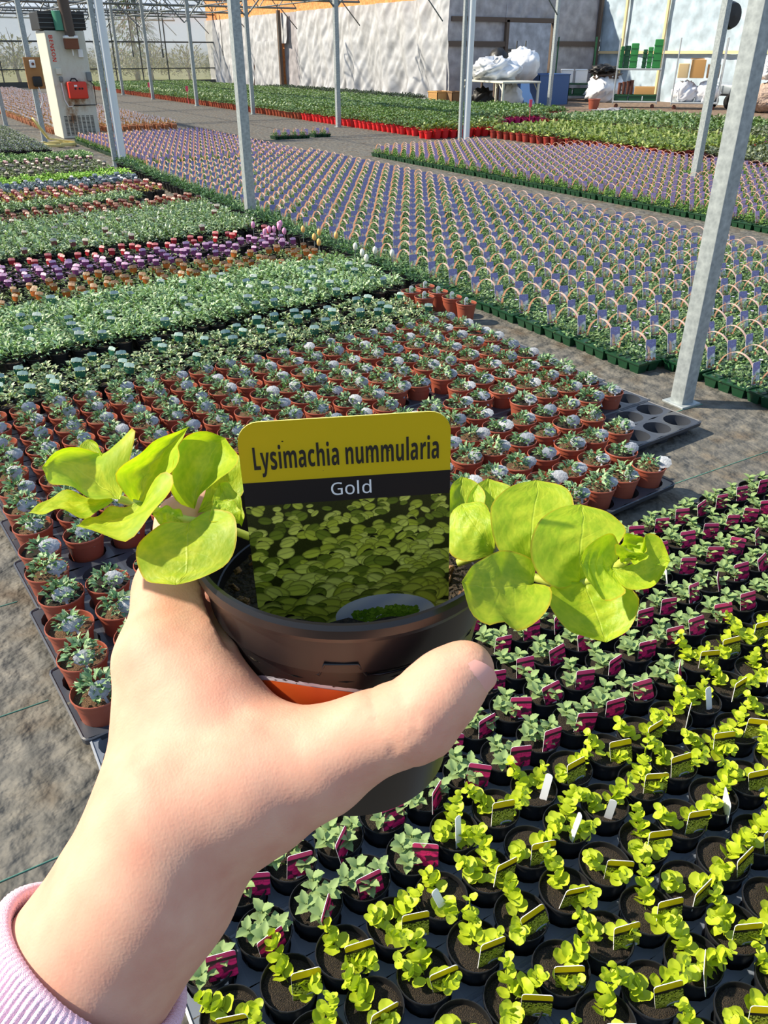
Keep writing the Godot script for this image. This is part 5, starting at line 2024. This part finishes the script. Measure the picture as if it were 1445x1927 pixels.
	for e in [[-0.32, "dark green crate on the bottom shelf below the white boxes, doorway side"], [0.32, "dark green crate on the bottom shelf below the white boxes, sack side"]]:
		rest_on(t2, "plastic_crate", crate(null, Vector3.ZERO, Vector3(0.58, 0.18, 0.5), M.dark_green), M.dark_green, e[1], "crate", Vector3(e[0], 0.225, 0))
	# big white sack
	var sk := thing("bulk_sack", "big white woven sack with brown stuff spilling from its top", "sack", Vector3(22.5, 0, -22.9))
	part(sk, "bag", lump(Vector3(0.6, 0.48, 0.55), 23, 0.3), M.bag)
	part(sk, "contents", lump(Vector3(0.45, 0.16, 0.4), 24, 0.3), M.old_wood, Vector3(0, 0.72, 0))
	part(sk, "black_cover", lump(Vector3(0.45, 0.14, 0.42), 25, 0.35), M.black, Vector3(-0.15, 0.90, 0))
	# trolley with green crates
	var t3 := trolley(Vector3(20.9, 0, -19.9), deg_to_rad(-47), [0.2, 1.08], "steel trolley with upright green crates on its top shelf", M.trolley_steel)
	var n := 0
	for e in [[-0.56, 0.58, M.crate_green, 0.10], [-0.41, 0.60, M.dark_green, 0.16], [-0.20, 0.66, M.crate_green, 0.22], [0.12, 0.50, M.dark_green, 0.12], [0.27, 0.56, M.crate_green, 0.14], [0.48, 0.76, M.crate_green, 0.24]]:
		n += 1
		b = MB.new()
		b.box(Vector3(0, e[1] * 0.5, 0.0), Vector3(e[3], e[1], 0.46), 0.012)
		for k in 4:
			b.box(Vector3(0, 0.04 + e[1] * k / 4.0, 0.0), Vector3(e[3] + 0.02, 0.02, 0.48))
		rest_on(t3, "plastic_crate", b, e[2], "green crate standing on end on the steel trolley, %s from the left" % ordinal(n), "crate", Vector3(e[0], 1.105, 0))
	n = 0
	for x in [-0.5, -0.38, -0.26, -0.15]:
		n += 1
		b = MB.new()
		b.lathe([Vector2(0.05, 0.0), Vector2(0.055, 0.36 + x * 0.2), Vector2(0.06, 0.42 + x * 0.2), Vector2(0.0, 0.42 + x * 0.2)], 12)
		rest_on(t3, "pot_column", b, M.brown_pot, "column of nested brown pots on the steel trolley, %s from the left" % ordinal(n), "pots", Vector3(x, 0.395, 0.1))
	b = MB.new()
	b.box(Vector3(0, 0.11, 0), Vector3(0.6, 0.22, 0.3), 0.01)
	rest_on(t3, "flat_carton", b, M.card, "flat brown carton under the shelf of green crates", "box", Vector3(0.25, 0.395, 0.08))
	n = 0
	for x in [-0.43, 0.0, 0.43]:
		n += 1
		rest_on(t3, "seed_tray", crate(null, Vector3.ZERO, Vector3(0.4, 0.17, 0.5), M.dark_green), M.dark_green, "dark green tray on the bottom of the steel trolley, %s from the left" % ordinal(n), "tray", Vector3(x, 0.224, 0))
	# trolley with bags and boxes
	var t4 := trolley(Vector3(21.85, 0, -18.4), deg_to_rad(-48), [0.2], "steel trolley loaded with white bags and brown cartons", M.trolley_steel)
	rest_on(t4, "white_bag", lump(Vector3(0.33, 0.30, 0.24), 31, 0.25), M.bag, "white bag on the steel trolley, nearer the green crates", "bag", Vector3(-0.33, 0.225, 0))
	rest_on(t4, "white_bag", lump(Vector3(0.33, 0.30, 0.24), 32, 0.25), M.bag, "white bag on the steel trolley, nearer the trailer", "bag", Vector3(0.32, 0.225, 0))
	b = MB.new()
	b.box(Vector3(0, 0.24, 0.0), Vector3(0.40, 0.48, 0.36), 0.012)
	b.box(Vector3(-0.05, 0.50, 0.05), Vector3(0.38, 0.03, 0.2))
	rest_on(t4, "brown_carton", b, M.card, "tallest brown carton on top of the white bags", "box", Vector3(-0.05, 0.86, 0))
	b = MB.new()
	b.box(Vector3(0, 0.18, 0.0), Vector3(0.35, 0.36, 0.36), 0.012)
	rest_on(t4, "brown_carton", b, M.card_dark, "dark brown carton on the white bags beside the trailer", "box", Vector3(0.40, 0.86, 0))
	b = MB.new()
	b.box(Vector3(0, 0.19, 0.0), Vector3(0.3, 0.38, 0.34), 0.012)
	rest_on(t4, "brown_carton", b, M.batten, "pale carton on the white bags beside the green crates", "box", Vector3(-0.45, 0.86, 0))
	# parked trailer, boulder, bucket, fleece on the floor
	var car := thing("parked_trailer", "grey trailer corner with wheel showing between the two posts", "trailer", Vector3(23.4, 0, -18.2))
	b = MB.new()
	b.box(Vector3(0, 0.55, 0), Vector3(1.2, 0.36, 1.0), 0.08)
	part(car, "body", b, M.car_grey)
	for z in [-0.4, 0.3]:
		b = MB.new()
		b.xf = Transform3D(Basis(Vector3.BACK, PI / 2), Vector3(-0.5, 0.22, z))
		b.lathe([Vector2(0, -0.08), Vector2(0.2, -0.08), Vector2(0.22, 0), Vector2(0.2, 0.08), Vector2(0.12, 0.085), Vector2(0.0, 0.07)], 20)
		part(car, "wheel", b, M.black)
	single("boulder", lump(Vector3(0.75, 0.42, 0.7), 41, 0.16), M.rock, "big pinkish boulder or soil block at the edge of the work area", "boulder", Vector3(22.6, 0, -16.3))
	single("white_sack", lump(Vector3(0.45, 0.36, 0.4), 43, 0.35), M.bag, "white sack standing on top of the pinkish boulder", "sack", Vector3(22.6, 0.84, -16.3))
	b = MB.new()
	b.lathe([Vector2(0.0, 0.0), Vector2(0.13, 0.0), Vector2(0.17, 0.26), Vector2(0.18, 0.27), Vector2(0.18, 0.30), Vector2(0.16, 0.30), Vector2(0.12, 0.05), Vector2(0, 0.05)], 18)
	single("empty_pot", b, M.red_pot, "lone brown pot standing on the bare soil", "pot", Vector3(18.9, 0.025, -19.6))
	single("ground_sheet", lump(Vector3(0.6, 0.05, 0.4), 45, 0.6), M.grey_sheet, "crumpled grey green sheet lying on the bare soil", "sheet", Vector3(18.7, 0.02, -18.7))
	# little flags standing in the beds
	var fm := MB.new()
	fm.tube([Vector3.ZERO, Vector3(0, 0.42, 0)], 0.006, 5)
	fm.box(Vector3(0.0, 0.46, 0), Vector3(0.09, 0.16, 0.012), 0.004)
	for e in [[13.9, -16.55, "pink marker flag beside the magenta pots"], [9.66, -29.5, "pink marker flag standing over the terracotta pots"], [9.66, -34.0, "pink marker flag farther along the terracotta pots"], [3.6, -40.0, "pink marker flag far off beyond the orange plants"]]:
		single("marker_flag", fm, M.pink_flag, e[2], "marker flag", Vector3(e[0], 0, e[1]))
	# dark empty trays on the left floor, dark trays before the heater
	single("empty_tray", tray_mesh(12, 2, 0.1, 0.12, 0.045, 0.06), M.dark_tray, "long dark empty tray on the floor in front of the lavender", "tray", Vector3(1.9, 0, -15.0))

func build_outside():
	var b := MB.new()
	b.box(Vector3(5, -0.3, -90), Vector3(160, 0.2, 80))
	structure("ground_outside", b, M.field, "rough ground beyond the glass")
	# hedge and trees beyond the glass end
	var g := RandomNumberGenerator.new()
	g.seed = 77
	var hedge := []
	for k in 3:
		hedge.append(bush(900, 2.2, 2.6, 0.28, 0.10, [c8(150, 146, 98), c8(124, 120, 84), c8(168, 160, 110), c8(140, 130, 100)], 900 + k, 0.0, 0.6))
	var trunk := MB.new()
	trunk.tube([Vector3(0, -0.1, 0), Vector3(0.1, 1.2, 0.1), Vector3(0, 2.4, 0)], [0.12, 0.08, 0.03], 7)
	for q in 10:
		var a := q * 2.4
		trunk.tube([Vector3(0, 0.5 + q * 0.15, 0), Vector3(cos(a) * 1.2, 1.6 + q * 0.17, sin(a) * 1.2)], [0.04, 0.012], 5)
	var trunks := trunk.mesh()
	for k in 11:
		var o := thing("hedge_shrub", "straggly brown hedge shrub beyond the dusty glass, %s from the left" % ordinal(k + 1), "shrub", Vector3(-2.0 + 2.7 * k, -0.2, -56.0 - g.randf() * 3.0), "hedge shrubs beyond the glass")
		part(o, "foliage", hedge[k % 3], M.leaf)
		part(o, "branches", trunks, M.bark)
		o.scale = Vector3.ONE * g.randf_range(0.75, 1.05)
		o.rotation.y = g.randf() * TAU
	var crown := MB.new()
	for k in 1500:
		var h := g.randf()
		var a := g.randf() * TAU
		var r := (1.0 - h) * 2.2 * sqrt(g.randf()) + 0.2
		crown.tint = Color(c8(112, 118, 96).r * g.randf_range(0.8, 1.2), 0.46 * g.randf_range(0.8, 1.2), 0.36).srgb_to_linear()
		crown.blade(Vector3(cos(a) * r, 1.0 + h * 5.2, sin(a) * r), Vector3(cos(a), -0.1, sin(a)).normalized(), Vector3.UP, 0.5, 0.12, 0.3)
	var o := thing("conifer_tree", "lone conifer rising above the hedge beyond the glass", "tree", Vector3(18.0, -0.2, -66))
	part(o, "foliage", crown, M.leaf)
	var tb := MB.new()
	tb.tube([Vector3(0, 0, 0), Vector3(0, 6, 0)], [0.2, 0.04], 7)
	part(o, "trunk", tb, M.bark)
	var o2 := thing("bare_tree", "leafless straggly tree beyond the glass at the edge of the picture", "tree", Vector3(5.0, -0.2, -65))
	tb = MB.new()
	tb.tube([Vector3(0, 0, 0), Vector3(0.1, 3, 0), Vector3(0, 6, 0)], [0.2, 0.12, 0.03], 7)
	part(o2, "trunk", tb, M.bark)
	tb = MB.new()
	for q in 60:
		var a := g.randf() * TAU
		var y := g.randf_range(1.2, 5.6)
		var l := g.randf_range(0.6, 2.2)
		tb.tube([Vector3(0, y, 0), Vector3(cos(a) * l * 0.6, y + l * 0.5, sin(a) * l * 0.6), Vector3(cos(a) * l, y + l * 1.1, sin(a) * l)], [0.03, 0.018, 0.006], 4)
	part(o2, "branches", tb, M.bark)
